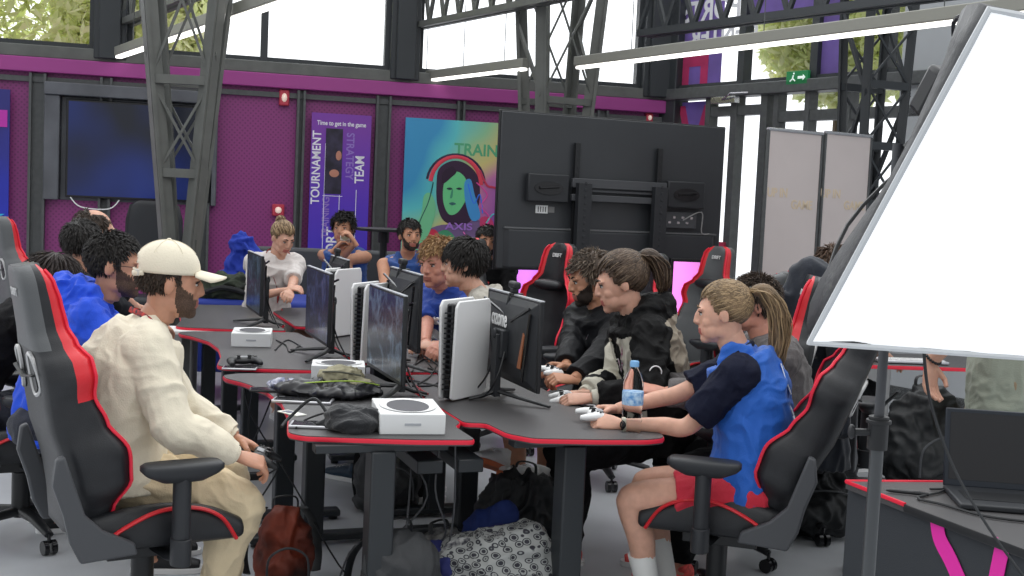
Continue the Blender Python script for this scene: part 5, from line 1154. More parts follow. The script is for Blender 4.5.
    for i in range(2):
        fd = (wr[i]-elb[i]).normalized()
        if handdir and handdir[i] is not None: fd = (W2L.to_3x3() @ V(handdir[i])).normalized()
        hdir.append(fd)
    def torso(mb, o, hem=.0, shl=True):
        g = girth
        w0 = (.165 if not fem else .168)*g; rs = [(w0, .115*g), (w0*.92, .112*g), ((.142 if fem else .155)*g, .112*g), ((.150 if fem else .168)*g, .118*g), ((.125 if fem else .150), .095)]
        pts = [sp_[0]-(sp_[1]-sp_[0]).normalized()*(.05+hem)]+sp_[:]
        rad = [(rs[0][0]+o, rs[0][1]+o)]+[(a*sc+o, b*sc+o) for a, b in rs]
        P = cat(pts, 4); m = len(P)-1; RR = []
        for i in range(m+1):
            tt = i/m*(len(rad)-1); k = min(int(tt), len(rad)-2); ff = tt-k; RR.append((rad[k][0]*(1-ff)+rad[k+1][0]*ff, rad[k][1]*(1-ff)+rad[k+1][1]*ff))
        mb.tube(P, RR, 22, ref=fw)
        for i in (range(2) if shl else ()): mb.ell(sh[i]-upv*.0, (.058*sc+o, .055*sc+o, .055*sc+o)); mb.tube([C7-upv*.03, sh[i]+upv*.005], [(.06*sc+o, .05*sc+o), (.052*sc+o, .048*sc+o)], 12, ref=fw)
        mb.ell(sp_[3]+fw*.03*g, (.14*sc*g+o*.5, .095*sc*g+o*.5, .12*sc))
    def arm(mb, i, o, t0=0, t1=1, o2=None):
        r_ = [.052, .046, .041, .038, .030, .024] if not fem else [.045, .040, .036, .034, .027, .022]
        pts = [sh[i], sh[i].lerp(elb[i], .5), elb[i], elb[i].lerp(wr[i], .35), elb[i].lerp(wr[i], .75), wr[i]]
        P = cat(pts, 5); m = len(P)-1; RR = []; PP = []
        for k in range(m+1):
            tt = k/m
            if tt < t0-1e-6 or tt > t1+1e-6: continue
            q_ = tt*5; kk = min(int(q_), 4); ff = q_-kk; oo = o if o2 is None else o+(o2-o)*tt; v_ = (r_[kk]*(1-ff)+r_[kk+1]*ff)*sc*(girth**.5)+oo; RR.append((v_, v_)); PP.append(P[k])
        mb.tube(PP, RR, 14)
    def leg(mb, i, o, t1=1.0, t0=0):
        r_ = [.088, .08, .062, .055, .056, .046, .034] if not stand else [.088, .08, .062, .055, .056, .046, .034]
        h_, k_, a_ = hips[i], knees[i], ank[i]
        pts = [h_, h_.lerp(k_, .5), h_.lerp(k_, .93), k_.lerp(a_, .08), k_.lerp(a_, .38)-(V((0, .012, 0))), k_.lerp(a_, .7), a_]
        P = cat(pts, 5); m = len(P)-1; RR = []; PP = []
        for k in range(m+1):
            tt = k/m
            if tt > t1+1e-6 or tt < t0-1e-6: continue
            q_ = tt*6; kk = min(int(q_), 5); ff = q_-kk; v_ = (r_[kk]*(1-ff)+r_[kk+1]*ff)*sc*(girth**.4)+o; RR.append((v_, v_*.98)); PP.append(P[k])
        mb.tube(PP, RR, 16)
    # body: one surface
    mb = MB(); torso(mb, -.022 if (top and top.get('sleeve', 1) > 0) else -.012)
    for i in range(2): arm(mb, i, 0); leg(mb, i, 0)
    for i, s in enumerate((-1, 1)):
        mb.ell(ank[i]+V((0, .04, -.035)), (.035, .10, .03)); mb.ell(hips[i]+V((0, -.03 if not stand else -.04, -.0)), (.10*sc, .10*sc, .085*sc))
    mb.tube([C7-upv*.05, C7+upv*.04, HM @ V((0, -.02, -.08))], [(.075, .06), (.056*sc, .056*sc), (.052*sc, .055*sc)], 16, ref=fw)
    body = MB(); body.mesh(voxel(mb, vb, 4), 0)
    hm = head_mesh(vh, fem); n0 = len(body.v); body.mesh(hm, 0, HM)
    for i, s in enumerate((-1, 1)):
        bk = backs[i]
        if bk is None: bk = V((s*.35, .1, .8))
        else: bk = W2L.to_3x3() @ V(bk)
        body.mesh(hand_mesh(wr[i], hdir[i], V(bk), curls[i], s, .0035 if near else .005, scale=sc*(.95 if fem else 1.02)), 0)
    # beard / lips as face materials of the head
    HI = HM.inverted(); mats = [sk, mat('lips_'+sk.name, (.45, .13, .11) if fem else (.36, .13, .10), .45), mat('beard_'+sk.name, beard or (.03, .02, .015), .8, noise_amt=.4, nscale=300, bump=.6, bscale=500)]
    for fi, fc in enumerate(body.f):
        if fc[0] >= n0 and body.m[fi] == 0:
            c = HI @ V(body.v[fc[0]])
            if c.length > .2: continue
            if abs(c.x) < .024 and c.y > .078 and -.077 < c.z < -.050: body.m[fi] = 1
            elif beard and c.y > .016+.003*noise.noise(c*90)+max(0, -.06-c.z)*.3 and c.z > -.122 and not (c.z < -.095 and c.y < .035):
                lim = -.048+max(0, (abs(c.x)-.035))*1.1+max(0, .055-c.y)*.35
                if c.z < lim+.006*noise.noise(c*80): body.m[fi] = 2
                elif abs(c.x) > .055 and c.z < .012 and c.y < .032: body.m[fi] = 2
    b = body.build('body', mats, t, smooth='full')
    p = Person(); p.root = t; p.HM = HM; p.sh = sh; p.elb = elb; p.wr = wr; p.hdir = hdir; p.knees = knees; p.ank = ank; p.sp = sp_; p.fw = fw; p.xs = xs; p.upv = upv; p.C7 = C7; p.W2L = W2L; p.L2W = L2W; p.hc = hc; p.hips = hips; p.sc = sc
    if eyes:
        for s in (-1, 1):
            mb = MB(); mb.ell((s*.029, .0725, .002), (.0130, .0125, .0072), 0, nu=14, nv=10); mb.ell((s*.029, .0828, .002), (.0056, .0036, .0056), 1, nu=10, nv=8)
            mb.build('eye', [mat('eye_white', (.6, .57, .54), .3), mat('iris_dark', (.03, .02, .015), .2)], t, M=HM)
            mb = MB(); mb.tube([(s*.012, .089, .024), (s*.028, .0905, .031), (s*.045, .080, .026)], [(.004, .0035), (.004, .004), (.002, .0025)], 6, ref=(0, 0, 1)); mb.build('eyebrow', mat('brow_%d' % int(brow[0]*999), brow, .9), t, M=HM)
            mb = MB(); mb.tube([(s*.014, .083, .008), (s*.029, .0875, .0125), (s*.044, .078, .008)], .0028, 6); mb.build('eyelid', mat('lash_dark', (.03, .02, .018), .7), t, M=HM)
    # trousers / shorts
    if bottom:
        mb = MB(); o = bottom.get('o', .014)
        mb.tube([sp_[0]+(sp_[1]-sp_[0])*.5, sp_[0], sp_[0]-V((0, 0, .06))], [(.155*girth*sc+o, .11*girth+o), (.168*girth*sc+o, .12*girth+o), (.15*sc+o, .11+o)], 20, ref=fw)
        for i in range(2):
            mb.ell(hips[i]+V((0, -.03, 0)), (.10*sc+o, .105*sc+o, .088*sc+o)); leg(mb, i, o+bottom.get('flare', 0)*.0, bottom.get('t1', .97))
            if bottom.get('flare'): leg(mb, i, o+bottom['flare'], bottom.get('t1', .97), bottom.get('t1', .97)-.32)
        me = folds(voxel(mb, vb*.9, 4), bottom.get('amp', .008), bottom.get('fs', 9), (1, 1, .7), 2)
        finish(me, bottom.get('name', 'trousers'), bottom['m'], t, smooth='full')
    if top:
        o = top.get('o', .016); sl = top.get('sleeve', 1.0)
        if top.get('vest'): pass
        mb = MB(); torso(mb, o, top.get('hem', .02), sl > 0)
        if sl == 0: [mb.tube([C7-upv*.03, C7.lerp(sh[i], .55)+upv*.012], [(.06*sc+o, .05*sc+o), (.05*sc+o*.8, .045*sc+o*.8)], 12, ref=fw) for i in range(2)]
        ms = [top['m']]
        def sleeve(m_, extra=0, t0=0):
            for i in range(2): arm(m_, i, o*.9+extra, t0, sl, top.get('cuffo'))
        two = top.get('sleeve_m')
        if sl > 0 and not two: sleeve(mb)
        if top.get('collar', True): mb.tube([C7-upv*.03, C7+upv*.012], [(.085+o*.5, .07+o*.5), (.062+o*.4, .06+o*.4)], 18, ref=fw)
        if top.get('hood'):
            mb.tube(cat([C7+xs*.085+fw*.05-upv*.02, C7+xs*.10-fw*.06+upv*.035, C7-fw*.115-upv*.01, C7-xs*.10-fw*.06+upv*.035, C7-xs*.085+fw*.05-upv*.02], 5), [(.034, .03)]*3+[(.052, .055)]*15+[(.034, .03)]*3, 12); mb.ell(C7-fw*.11-upv*.04, (.12, .065, .12))
        me = folds(voxel(mb, vb*.85, 4), top.get('amp', .007), top.get('fs', 8), (1, 1, 1), 5+int(abs(loc[0])*10))
        go = finish(me, top.get('name', 'shirt'), ms, t, smooth='full'); p.top = go
        if two:
            mb = MB(); [arm(mb, i, o*1.02, 0, sl) for i in range(2)]; [mb.ell(sh[i], (.058*sc+o, .055*sc+o, .055*sc+o)) for i in range(2)]
            me = folds(voxel(mb, vb*.85, 4), top.get('amp', .009)*.8, 9, seed=4); finish(me, 'sleeves', two, t, smooth='full')
        if top.get('cuff') is not None:
            for i in range(2):
                mb = MB(); a = elb[i].lerp(wr[i], .86); c = elb[i].lerp(wr[i], .97); mb.tube([a, c], [(.038*sc, .038*sc), (.033*sc, .033*sc)], 14); mb.build('cuff', top['cuff'], t, bevel=.003)
    if shoes is not None:
        for i, s in enumerate((-1, 1)): shoe_parts(t, shoes[0], shoes[1], 1.0*sc, Mx.Translation(ank[i]+V((0, .055, -.085))) @ Mx.Rotation(-s*.12, 4, 'Z'))
    if socks:
        for i in range(2): mb = MB(); mb.tube([knees[i].lerp(ank[i], socks[1]), ank[i]+V((0, 0, -.02))], [(.054*sc, .054*sc), (.043, .046)], 16); mb.build('sock', socks[0], t)
    if hair: make_hair(p, **hair)
    return p
def make_hair(p, c=(.03, .02, .015), c2=None, style='short', length=.035, front=.07, nl=260, seed=1, vol=.004, bun=None, tail=None, part=0, bald=0, dirv=None, side=.0, back=-.07, zmax=None, thick=1.0):
    rnd = random.Random(seed); t = p.root
    m = mat('hair_%d_%d_%d' % tuple(int(x*999) for x in c), c, .55, noise_amt=.35, nscale=60, bump=.8, bscale=200, stretch=(1, .3, .3)); m2 = mat('hairb_%d_%d_%d' % tuple(int(x*999) for x in (c2 or c)), c2 or tuple(x*1.5 for x in c), .5)
    C0 = V((0, -.018, .036)); RX, RY, RZ_ = .0765+vol, .0965+vol, .086+vol
    def keep(q_):
        x, y, z = q_
        if zmax is not None and z > zmax: return False
        if bald and y > -.055 and z > .06 and abs(x) < .055: return False
        if y > .055: return z > front-.01*math.cos(x*40)
        if y > .02: return z > front-(.055-y)*2.0+side
        if y > -.01: return z > -.005+side+.1*max(0, y)
        if y > -.04: return z > -.03
        return z > back
    # cap
    nu, nv = 48, 30; vs = []; fs = []; ok = []
    for i in range(nv+1):
        th = PI*i/nv
        for j in range(nu):
            a = 2*PI*j/nu; d = V((math.sin(th)*math.cos(a), math.sin(th)*math.sin(a), math.cos(th))); w_ = 1+.035*noise.noise(d*9+V((seed, 0, 0)))
            vs.append(C0+V((d.x*RX, d.y*RY, d.z*RZ_))*w_)
    for i in range(nv):
        for j in range(nu):
            q_ = [i*nu+j, (i+1)*nu+j, (i+1)*nu+(j+1) % nu, i*nu+(j+1) % nu]; cc = sum((vs[k] for k in q_), V((0, 0, 0)))/4
            if keep(cc): fs.append(tuple(q_))
    mb = MB(); mb.add(vs, fs)
    # locks
    def lock(root, nrm, flow, L, w_, mi):
        pts = [root]; d = flow.normalized()
        for k in range(5):
            nx = pts[-1]+d*(L/5)
            # stay on the scalp ellipsoid
            e = nx-C0; s = math.sqrt((e.x/RX)**2+(e.y/RY)**2+(e.z/RZ_)**2); k_ = 1+.04*math.sin(PI*min(1, (k+1)/4))+(.05 if style in ('tousled', 'curly') else .015)
            if s < k_ or style in ('tied',): nx = C0+e*(k_/s)
            pts.append(nx); d = (nx-pts[-2]).normalized()+V((0, 0, -.12 if style != 'spiky' else 0))+V((rnd.uniform(-1, 1), rnd.uniform(-1, 1), rnd.uniform(-1, 1)))*(.10 if style in ('short', 'tied') else .30); d.normalize()
        mb.tube(pts, [(w_*.7, w_*.35), (w_, w_*.5), (w_, w_*.5), (w_*.8, w_*.4), (w_*.5, w_*.3), (w_*.1, w_*.1)], 5, mi, ref=nrm)
    cnt = 0; tries = 0; nl = int(nl*1.9)
    tp = V(tail[0]) if tail else (V(bun[0]) if bun else None)
    while cnt < nl and tries < nl*20:
        tries += 1
        d = V((rnd.gauss(0, 1), rnd.gauss(0, 1), rnd.gauss(0, 1))).normalized(); q_ = C0+V((d.x*RX, d.y*RY, d.z*RZ_))
        if not keep(q_): continue
        cnt += 1; nrm = V((d.x/RX, d.y/RY, d.z/RZ_)).normalized()
        if tp is not None: flow = tp-q_
        elif dirv: flow = V(dirv)+V((d.x*.6, 0, 0))
        else:
            whorl = V((part, -.06, .12)); flow = q_-whorl
        flow = flow-nrm*flow.dot(nrm); 
        if flow.length < 1e-4: flow = V((0, 1, 0))
        L = length*rnd.uniform(.7, 1.25)
        if tp is not None: L = min((tp-q_).length*1.05, .13)
        lock(q_, nrm, flow.normalized()+nrm*(.16 if style in ('tousled', 'spiky', 'curly') else .04), L, rnd.uniform(.005, .009)*thick*.62, 0 if rnd.random() < .65 else 1)
    o = mb.build('hair', [m, m2], t, smooth='full', M=p.HM)
    if tail:
        base = V(tail[0]); pts = cat([V(q_) for q_ in tail], 6); mb = MB(); n = len(pts)
        w_ = lambda k: .012+.034*math.sin(PI*min(1, (k/n)**.6*.95))**1.0
        mb.tube(pts, [(w_(k)*.8, w_(k)*.7) for k in range(n)], 12)
        for j in range(90):
            a = rnd.uniform(0, 2*PI); rr = rnd.uniform(.6, 1.15); off = V((math.cos(a), math.sin(a), .3*math.sin(a))); ph = rnd.uniform(0, 6); q2 = []
            for k, q_ in enumerate(pts): q2.append(q_+off*w_(k)*rr*.9+V((math.sin(k*.5+ph), math.cos(k*.6+ph), 0))*.004)
            q2.append(q2[-1]+V((rnd.uniform(-.01, .01), -.005, -rnd.uniform(.0, .04)))); mb.tube(q2, [(.0028, .0022)]*(len(q2)-2)+[.0015, .0005], 5, 0 if rnd.random() < .5 else 1)
        mb.build('ponytail', [m, m2], t, smooth='full', M=p.HM)
        mb = MB(); mb.tube([base+V((0, .008, .003)), base+V((0, -.012, -.002))], .019, 12); mb.build('hair_tie', mat('hair_tie_black', (.02, .02, .02), .7), t, M=p.HM)
    if bun:
        mb = MB(); c_ = V(bun[0]); r_ = bun[1]
        mb.ell(c_, (r_, r_, r_))
        for j in range(40):
            a = rnd.uniform(0, 6.28); ax = V((rnd.gauss(0, 1), rnd.gauss(0, 1), rnd.gauss(0, 1))).normalized(); b_ = ax.cross(V((.2, .5, .8))).normalized(); c2_ = ax.cross(b_)
            mb.tube([c_+(b_*math.cos(a+k*.35)+c2_*math.sin(a+k*.35))*(r_*(1.02+.06*rnd.random())) for k in range(8)], [(.003, .002), *[(.005, .004)]*6, (.001, .001)], 5, 0 if rnd.random() < .6 else 1)
        mb.build('hair_bun', [m, m2], t, smooth='full', M=p.HM)
def lanyard(p, m, drop=.32, badge=True, side=0):
    pts = [p.C7-p.fw*.088+p.upv*.044, p.C7-p.xs*.092+p.upv*.036-p.fw*.01, p.C7-p.xs*.07+p.fw*.10-p.upv*.05, p.C7+p.fw*.155-p.upv*(.2)+p.xs*side*.5, p.C7+p.fw*(.17)-p.upv*drop+p.xs*side]
    pt2 = [p.C7-p.fw*.088+p.upv*.044, p.C7+p.xs*.092+p.upv*.036-p.fw*.01, p.C7+p.xs*.07+p.fw*.10-p.upv*.05, p.C7+p.fw*.155-p.upv*(.2)+p.xs*side*.5, p.C7+p.fw*(.17)-p.upv*drop+p.xs*side]
    mb = MB(); mb.tube(cat(pts, 6), (.010, .0025), 8, ref=p.fw); mb.tube(cat(pt2, 6), (.010, .0025), 8, ref=p.fw); mb.build('lanyard', m, p.root)
def decal(p, s, size, m, at, xdir, up, arc=0):   # lettering laid on the garment
    return text(s, size, m, p.root, M=frame(at, xdir, up), name='shirt_lettering', bold=.002)
LAN = mat('lanyard_print', srgb(25, 60, 75), .6, col2=srgb(210, 70, 60), nscale=70, noise_amt=.3)
LAN2 = mat('lanyard_pink', srgb(190, 60, 120), .6, col2=srgb(210, 220, 225), nscale=60, noise_amt=.3)
tan = skin('tan', (190, 140, 115)); fair = skin('fair', (208, 160, 138)); brown = skin('brown', (190, 138, 110)); rosy = skin('rosy', (205, 145, 125))
BRN = (.035, .022, .014); BLK = (.012, .010, .009)
# ---- 1 man in the cream cap
cap_m = garment('cream_cotton', (226, 216, 192), amp=0) if False else garment('cream_sweat', (226, 217, 196), noise_amt=.03, nscale=8)
P1 = person('man in a cream sweatshirt, cream trousers and cream cap holding a controller', (0, 0), (.93, .37), seat=.47, lean=-3, bend=26, headpx=(171, 283, 4.24), hs=1.08, head=(-4, -3, 0), near=True,
    hands=(atY(236, 438, 4.42), atY(238, 456, 4.12)), handdir=((.9, -.1, -.35), (.9, .3, -.3)), curls=(.75, .75), sk=tan, girth=1.22, feet=((-.14, .40, .085), (.05, .33, .085)),
    top=dict(m=cap_m, o=.032, sleeve=.93, name='sweatshirt', amp=.0065, fs=7, hem=.0, cuffo=.022, cuff=cap_m), bottom=dict(m=garment('sand_cotton', (222, 203, 168), noise_amt=.03), o=.020, amp=.008, fs=8), shoes=(mat('maroon_shoe', srgb(90, 20, 35), .5), white), socks=(mat('sock_white', (.75, .75, .73), .9), .72), beard=(.10, .06, .042),
    hair=dict(c=BRN, style='short', length=.015, front=.075, nl=200, back=-.085, zmax=.04, vol=.0, thick=.6), brow=(.02, .012, .01))
def capon(p, m):
    mb = MB(); C0 = V((0, -.016, .045)); RX, RY, RZ_ = .0875, .107, .092; nu, nv = 44, 18; vs = []; fs = []
    for i in range(nv+1):
        th = (PI*.54)*i/nv
        for j in range(nu): a = 2*PI*j/nu; d = V((math.sin(th)*math.cos(a), math.sin(th)*math.sin(a), math.cos(th))); vs.append(C0+V((d.x*RX, d.y*RY, d.z*RZ_*(1.04))))
    for i in range(nv):
        for j in range(nu):
            q_ = [i*nu+j, (i+1)*nu+j, (i+1)*nu+(j+1) % nu, i*nu+(j+1) % nu]; c = sum((vs[k] for k in q_), V((0, 0, 0)))/4
            if c.y < -.08 and .042 < c.z+.0 < .088-(c.x/.05)**2*.04 and abs(c.x) < .045: continue     # opening at the back
            fs.append(tuple(q_))
    mb.add(vs, fs); cr = mb.build('cap', m, p.root, smooth='full', M=p.HM, solid=.004)
    mb = MB(); rows = []
    for k in range(7):
        s = k/6; rows.append([V((.073*math.sin(a)*(1-.12*s*s), .072+.105*s*math.cos(a)**.6 if True else 0, .052-.03*(1-math.cos(a))-.018*s)) for a in [(-1.25+2.5*j/16) for j in range(17)]])
    vs = [q_ for r_ in rows for q_ in r_]; fs = [(i*17+j, i*17+j+1, (i+1)*17+j+1, (i+1)*17+j) for i in range(6) for j in range(16)]
    mb.add(vs, fs); mb.build('cap_brim', m, cr, smooth='full', solid=.005)
    mb = MB(); mb.tube(cat([(.06, -.09, .032), (.03, -.118, .026), (-.03, -.118, .026), (-.06, -.09, .032)], 5), (.004, .009), 8, ref=(0, 0, 1)); mb.build('cap_strap', m, cr); mb = MB(); mb.box((.045, -.108, .03), (.022, .006, .022), rz=.6); mb.build('cap_buckle', mat('cap_buckle', (.6, .58, .52), .4), cr, bevel=.003)
    mb = MB(); mb.ell((0, -.016, .142), (.008, .008, .005)); mb.build('cap_button', m, cr)
    for k in range(6):
        a = k*PI/3+PI/6; mb = MB(); mb.tube([C0+V((math.sin(th)*math.cos(a)*RX*1.01, math.sin(th)*math.sin(a)*RY*1.01, math.cos(th)*RZ_*1.05)) for th in [.05+.9*j/8 for j in range(9)]], .0014, 5); mb.build('cap_seam', m, cr)
capon(P1, cap_m); lanyard(P1, LAN)
def held(p, label, m=white, off=(0, .0, -.02), yaw=0):
    c = p.L2W @ ((p.wr[0]+p.wr[1])/2+(p.hdir[0]+p.hdir[1])*.045); d = p.L2W.to_3x3() @ (p.hdir[0]+p.hdir[1]).normalized()
    M = Mx.Translation(c+V(off)) @ lookz(-d, (0, 0, 1)).to_4x4(); gamepad(label, (0, 0, 0), M=M, m=m)
held(P1, 'dark game controller held by the man in the cream cap', black)
# ---- 2 woman in the blue vest
bluev = garment('vest_blue', (28, 95, 190), .6, noise_amt=.03, nscale=5); navy = garment('navy_tee', (18, 22, 42), .8)
P2 = person('woman with a blonde ponytail in a royal blue vest holding a game controller', (.80, 4.55), (-.97, .24), seat=.49, lean=-9, bend=30, headpx=(722, 313, 4.58), hs=1.04, head=(6, -6, 0), near=True, fem=True, sk=fair,
    hands=(atY(620, 424, 4.52), atY(607, 412, 4.70)), handdir=((-.95, .1, .1), (-.9, -.25, 0)), curls=(.75, .7), poles=((.3, -.5, -1), (.2, -.5, -1)), feet=((-.06, .33, .085), (.10, .28, .085)), backs=((.1, -.7, .8), (0, .5, .9)),
    top=dict(m=bluev, o=.038, sleeve=.0, name='sports_vest', amp=.009, fs=7, hem=.085, collar=True), bottom=dict(m=garment('red_shorts', (205, 40, 62), .7), o=.024, t1=.23, name='shorts', amp=.006), shoes=(mat('dark_shoe', (.03, .03, .04), .5), mat('dark_shoe', (0, 0, 0))), socks=(mat('sock_white', (0, 0, 0)), .55),
    hair=dict(c=(.19, .125, .068), c2=(.34, .235, .125), style='tied', thick=.42, nl=1500, front=.068, tail=[(0, -.112, .075), (0, -.165, .075), (.0, -.205, .01), (.0, -.215, -.08), (0, -.20, -.17), (.0, -.185, -.225)], side=.0, back=-.055), brow=(.12, .08, .05))
def teearms(p, m, t1=.36, o=.022, body=False):
    mb = MB()
    for i in range(2):
        a = p.sh[i]; e = p.elb[i]; mb.ell(a, (.056+o, .053+o, .053+o)); mb.tube([a, a.lerp(e, .5), a.lerp(e, t1*2.4)], [(.05+o, .05+o), (.045+o, .045+o), (.042+o, .042+o)], 16)
    me = folds(voxel(mb, .006, 3), .006, 10); finish(me, 'tee_sleeves', m, p.root, smooth='full')
teearms(P2, navy, .33, .026)
mb = MB(); mb.tube(cat([P2.C7+P2.xs*.075*math.cos(a)+P2.fw*(.075*math.sin(a)+.005)+P2.upv*(.018-.02*math.sin(a)) for a in [2*PI*k/10 for k in range(10)]], 3, True), (.008, .012), 8, loop=True); mb.build('collar', navy, P2.root)
o = text('H', .16, mat('print_pale', (.75, .8, .9), .6), P2.root, name='vest_number', bold=.006); o.matrix_local = frame(P2.sp[3]-P2.fw*.150+P2.xs*-.0, P2.xs, P2.upv)
o = text('5', .12, mat('print_pale', (0, 0, 0)), P2.root, name='vest_number', bold=.006); o.matrix_local = frame(P2.sp[2]-P2.fw*.155, P2.xs, P2.upv)
mb = MB(); w_ = P2.elb[0].lerp(P2.wr[0], .93); d_ = (P2.wr[0]-P2.elb[0]).normalized(); mb.tube([w_-d_*.011, w_+d_*.011], .0275, 18); mb.build('wrist_watch', mat('watch_band', (.55, .5, .4), .5), P2.root)
mb = MB(); s_ = P2.xs; n_ = (P2.xs*-1+P2.upv*.1).normalized(); mb.ell(w_+n_*.027, (.007, .014, .018)); mb.build('watch_face', gloss, P2.root)
held(P2, 'white game controller held by the woman in the blue vest')
# ---- 3 blue hoodie
hood = garment('royal_hoodie', (24, 74, 205), .85)
P3 = person('bearded man in a bright blue hoodie and thin glasses beside the man in the cap', (0, 0), (.93, .30), headpx=(117, 266, 4.9), seat=.47, lean=8, bend=22, head=(-14, -4, 0), near=True, sk=tan, hs=1.10,
    hands=(q(.95, .86, .68), q(.8, .88, .68)), top=dict(m=hood, o=.03, sleeve=.93, name='hoodie', hood=True, amp=.012), bottom=dict(m=garment('dark_jeans', (35, 38, 50)), o=.016), shoes=(black, white),
    beard=(.05, .03, .022), hair=dict(c=BLK, style='short', length=.02, front=.066, nl=1000, seed=3, vol=.002, thick=.55, back=-.06), brow=(.01, .008, .006))
mb = MB()
for s in (-1, 1):
    mb.tube([V((s*.031, .095, .002))+V((.021*math.cos(a), 0, .015*math.sin(a))) for a in [2*PI*k/14 for k in range(14)]], .0016, 6, loop=True); mb.tube([(s*.052, .093, .006), (s*.078, .03, .008), (s*.08, -.01, .004)], .0016, 6)
mb.tube([(-.01, .097, .005), (.01, .097, .005)], .0016, 6); mb.build('glasses', black, P3.root, M=P3.HM)
# ---- left group
darkt = garment('charcoal_tee', (30, 31, 36)); blackt = garment('black_cotton', (16, 16, 19)); jeans = MATS['dark_jeans']
P4 = person('dark haired person bending forward behind the near gaming chair', (0, 0), (.8, .5), headpx=(54, 286, 5.45), seat=.45, lean=24, bend=24, head=(0, -28, 0), sk=tan, fem=True, hands=(q(1.9, .75, .8), q(1.8, .8, .8)), top=dict(m=blackt, o=.02, sleeve=.9), bottom=dict(m=jeans, o=.014), shoes=(black, white), hair=dict(c=(.02, .012, .01), style='short', length=.07, front=.06, nl=700, vol=.014, back=-.10, thick=.6), hs=1.12)
P5 = person('person with short black hair seen from behind, before the balding man', (0, 0), (.6, .8), headpx=(84, 246, 6.3), seat=.48, lean=8, bend=15, head=(10, 0, 0), sk=tan, hands=(q(3.0, .8, .8), q(2.9, .85, .8)), top=dict(m=darkt, o=.02, sleeve=.4), bottom=dict(m=jeans, o=.014), shoes=(black, white), hair=dict(c=BLK, style='short', length=.024, front=.06, nl=500, vol=.002, back=-.085, thick=.6), hs=1.1)
P6 = person('balding man seen from behind at the far left end of the desks', (0, 0), (.6, .8), headpx=(96, 233, 6.9), seat=.50, lean=6, bend=12, head=(-15, -4, 0), sk=fair, hands=(q(3.7, .9, .8), q(3.6, .95, .8)), top=dict(m=darkt, o=.02, sleeve=.4), bottom=dict(m=jeans, o=.014), shoes=(black, white), hair=dict(c=BRN, style='short', length=.02, front=.075, nl=300, bald=1, vol=.002, back=-.08, thick=.6), hs=1.12)
# ---- back group
whitet = garment('white_tee', (214, 208, 205))
P7 = person('blonde woman in a white shirt with tied up hair looking down, by the sofa', (0, 0), (.62, -.78), headpx=(283, 238, 8.5), seat=.56, lean=4, bend=24, head=(4, -24, 0), sk=fair, fem=True, hands=(atY(290, 292, 8.15), atY(286, 290, 8.2)), top=dict(m=whitet, o=.03, sleeve=.36, hem=.06), bottom=dict(m=garment('pale_shorts', (200, 195, 190)), o=.02, t1=.22, name='shorts'), shoes=(white, white), hair=dict(c=(.16, .10, .055), c2=(.42, .29, .16), style='tied', nl=420, thick=.7, bun=((0, -.085, .10), .036), front=.068, back=-.05))
lanyard(P7, LAN, .26)
bv = garment('blue_vest_far', (30, 72, 140), .6)
P8 = person('man in a blue sleeveless vest drinking from a cup in front of the purple banner', (0, 0), (-.1, -1), headpx=(343, 229, 9.5), seat=.52, lean=6, bend=14, head=(0, 2, 0), sk=brown, hands=(atY(355, 243, 9.25), atY(334, 250, 9.28)), handdir=((-.5, -.1, .75), (.6, -.1, .7)), poles=((1, .2, -.6), (-1, .2, -.6)), curls=(.7, .7), top=dict(m=bv, o=.018, sleeve=0, hem=.03), bottom=dict(m=blackt, o=.014), shoes=(black, white), hair=dict(c=BLK, style='tousled', length=.035, front=.06, nl=300, vol=.01, seed=8))
t = thing('drinking_cup', 'white cup held to the mouth of the man in front of the purple banner', 'cup', atY(345, 240, 9.33)); t.rotation_euler = (1.0, .2, 0)
mb = MB(); mb.lathe([(.024, -.06), (.03, -.055), (.036, .05), (.038, .055), (.034, .055), (.028, -.05), (.001, -.052)], 20); mb.build('body', cream, t); mb = MB(); mb.lathe([(.033, -.02), (.036, -.018), (.037, .02), (.0355, .022)], 20); mb.build('sleeve', mat('cup_sleeve', srgb(190, 185, 160), .7), t)
P9 = person('smiling bearded man in a blue sleeveless vest before the colourful poster', (0, 0), (.25, -.97), headpx=(410, 236, 9.0), seat=.52, lean=6, bend=12, head=(8, 2, 0), sk=brown, hands=(atY(425, 300, 8.6), atY(400, 300, 8.6)), top=dict(m=bv, o=.018, sleeve=0, hem=.03), bottom=dict(m=blackt, o=.014), shoes=(black, white), beard=(.06, .036, .026), hair=dict(c=BLK, style='short', length=.02, front=.062, nl=260, vol=.006, seed=9))
P10 = person('bearded man in a black jacket with red trim left of the big television', (0, 0), (-.1, -1), headpx=(487, 242, 9.2), seat=.50, lean=4, bend=10, head=(14, 0, 0), sk=brown, hands=(atY(500, 310, 8.8), atY(480, 310, 8.8)), top=dict(m=blackt, o=.022, sleeve=.93, name='jacket'), bottom=dict(m=blackt, o=.014), shoes=(black, white), beard=(.06, .036, .026), hair=dict(c=BLK, style='short', length=.02, front=.06, nl=260, vol=.006, seed=10))
mb = MB(); [mb.tube([P10.C7+P10.xs*s*.05+P10.fw*.05, P10.C7+P10.xs*s*.03+P10.fw*.145-P10.upv*.12, P10.C7+P10.xs*s*.01+P10.fw*.165-P10.upv*.35], (.012, .004), 6, ref=P10.fw) for s in (-1, 1)]; mb.build('jacket_trim', red, P10.root)
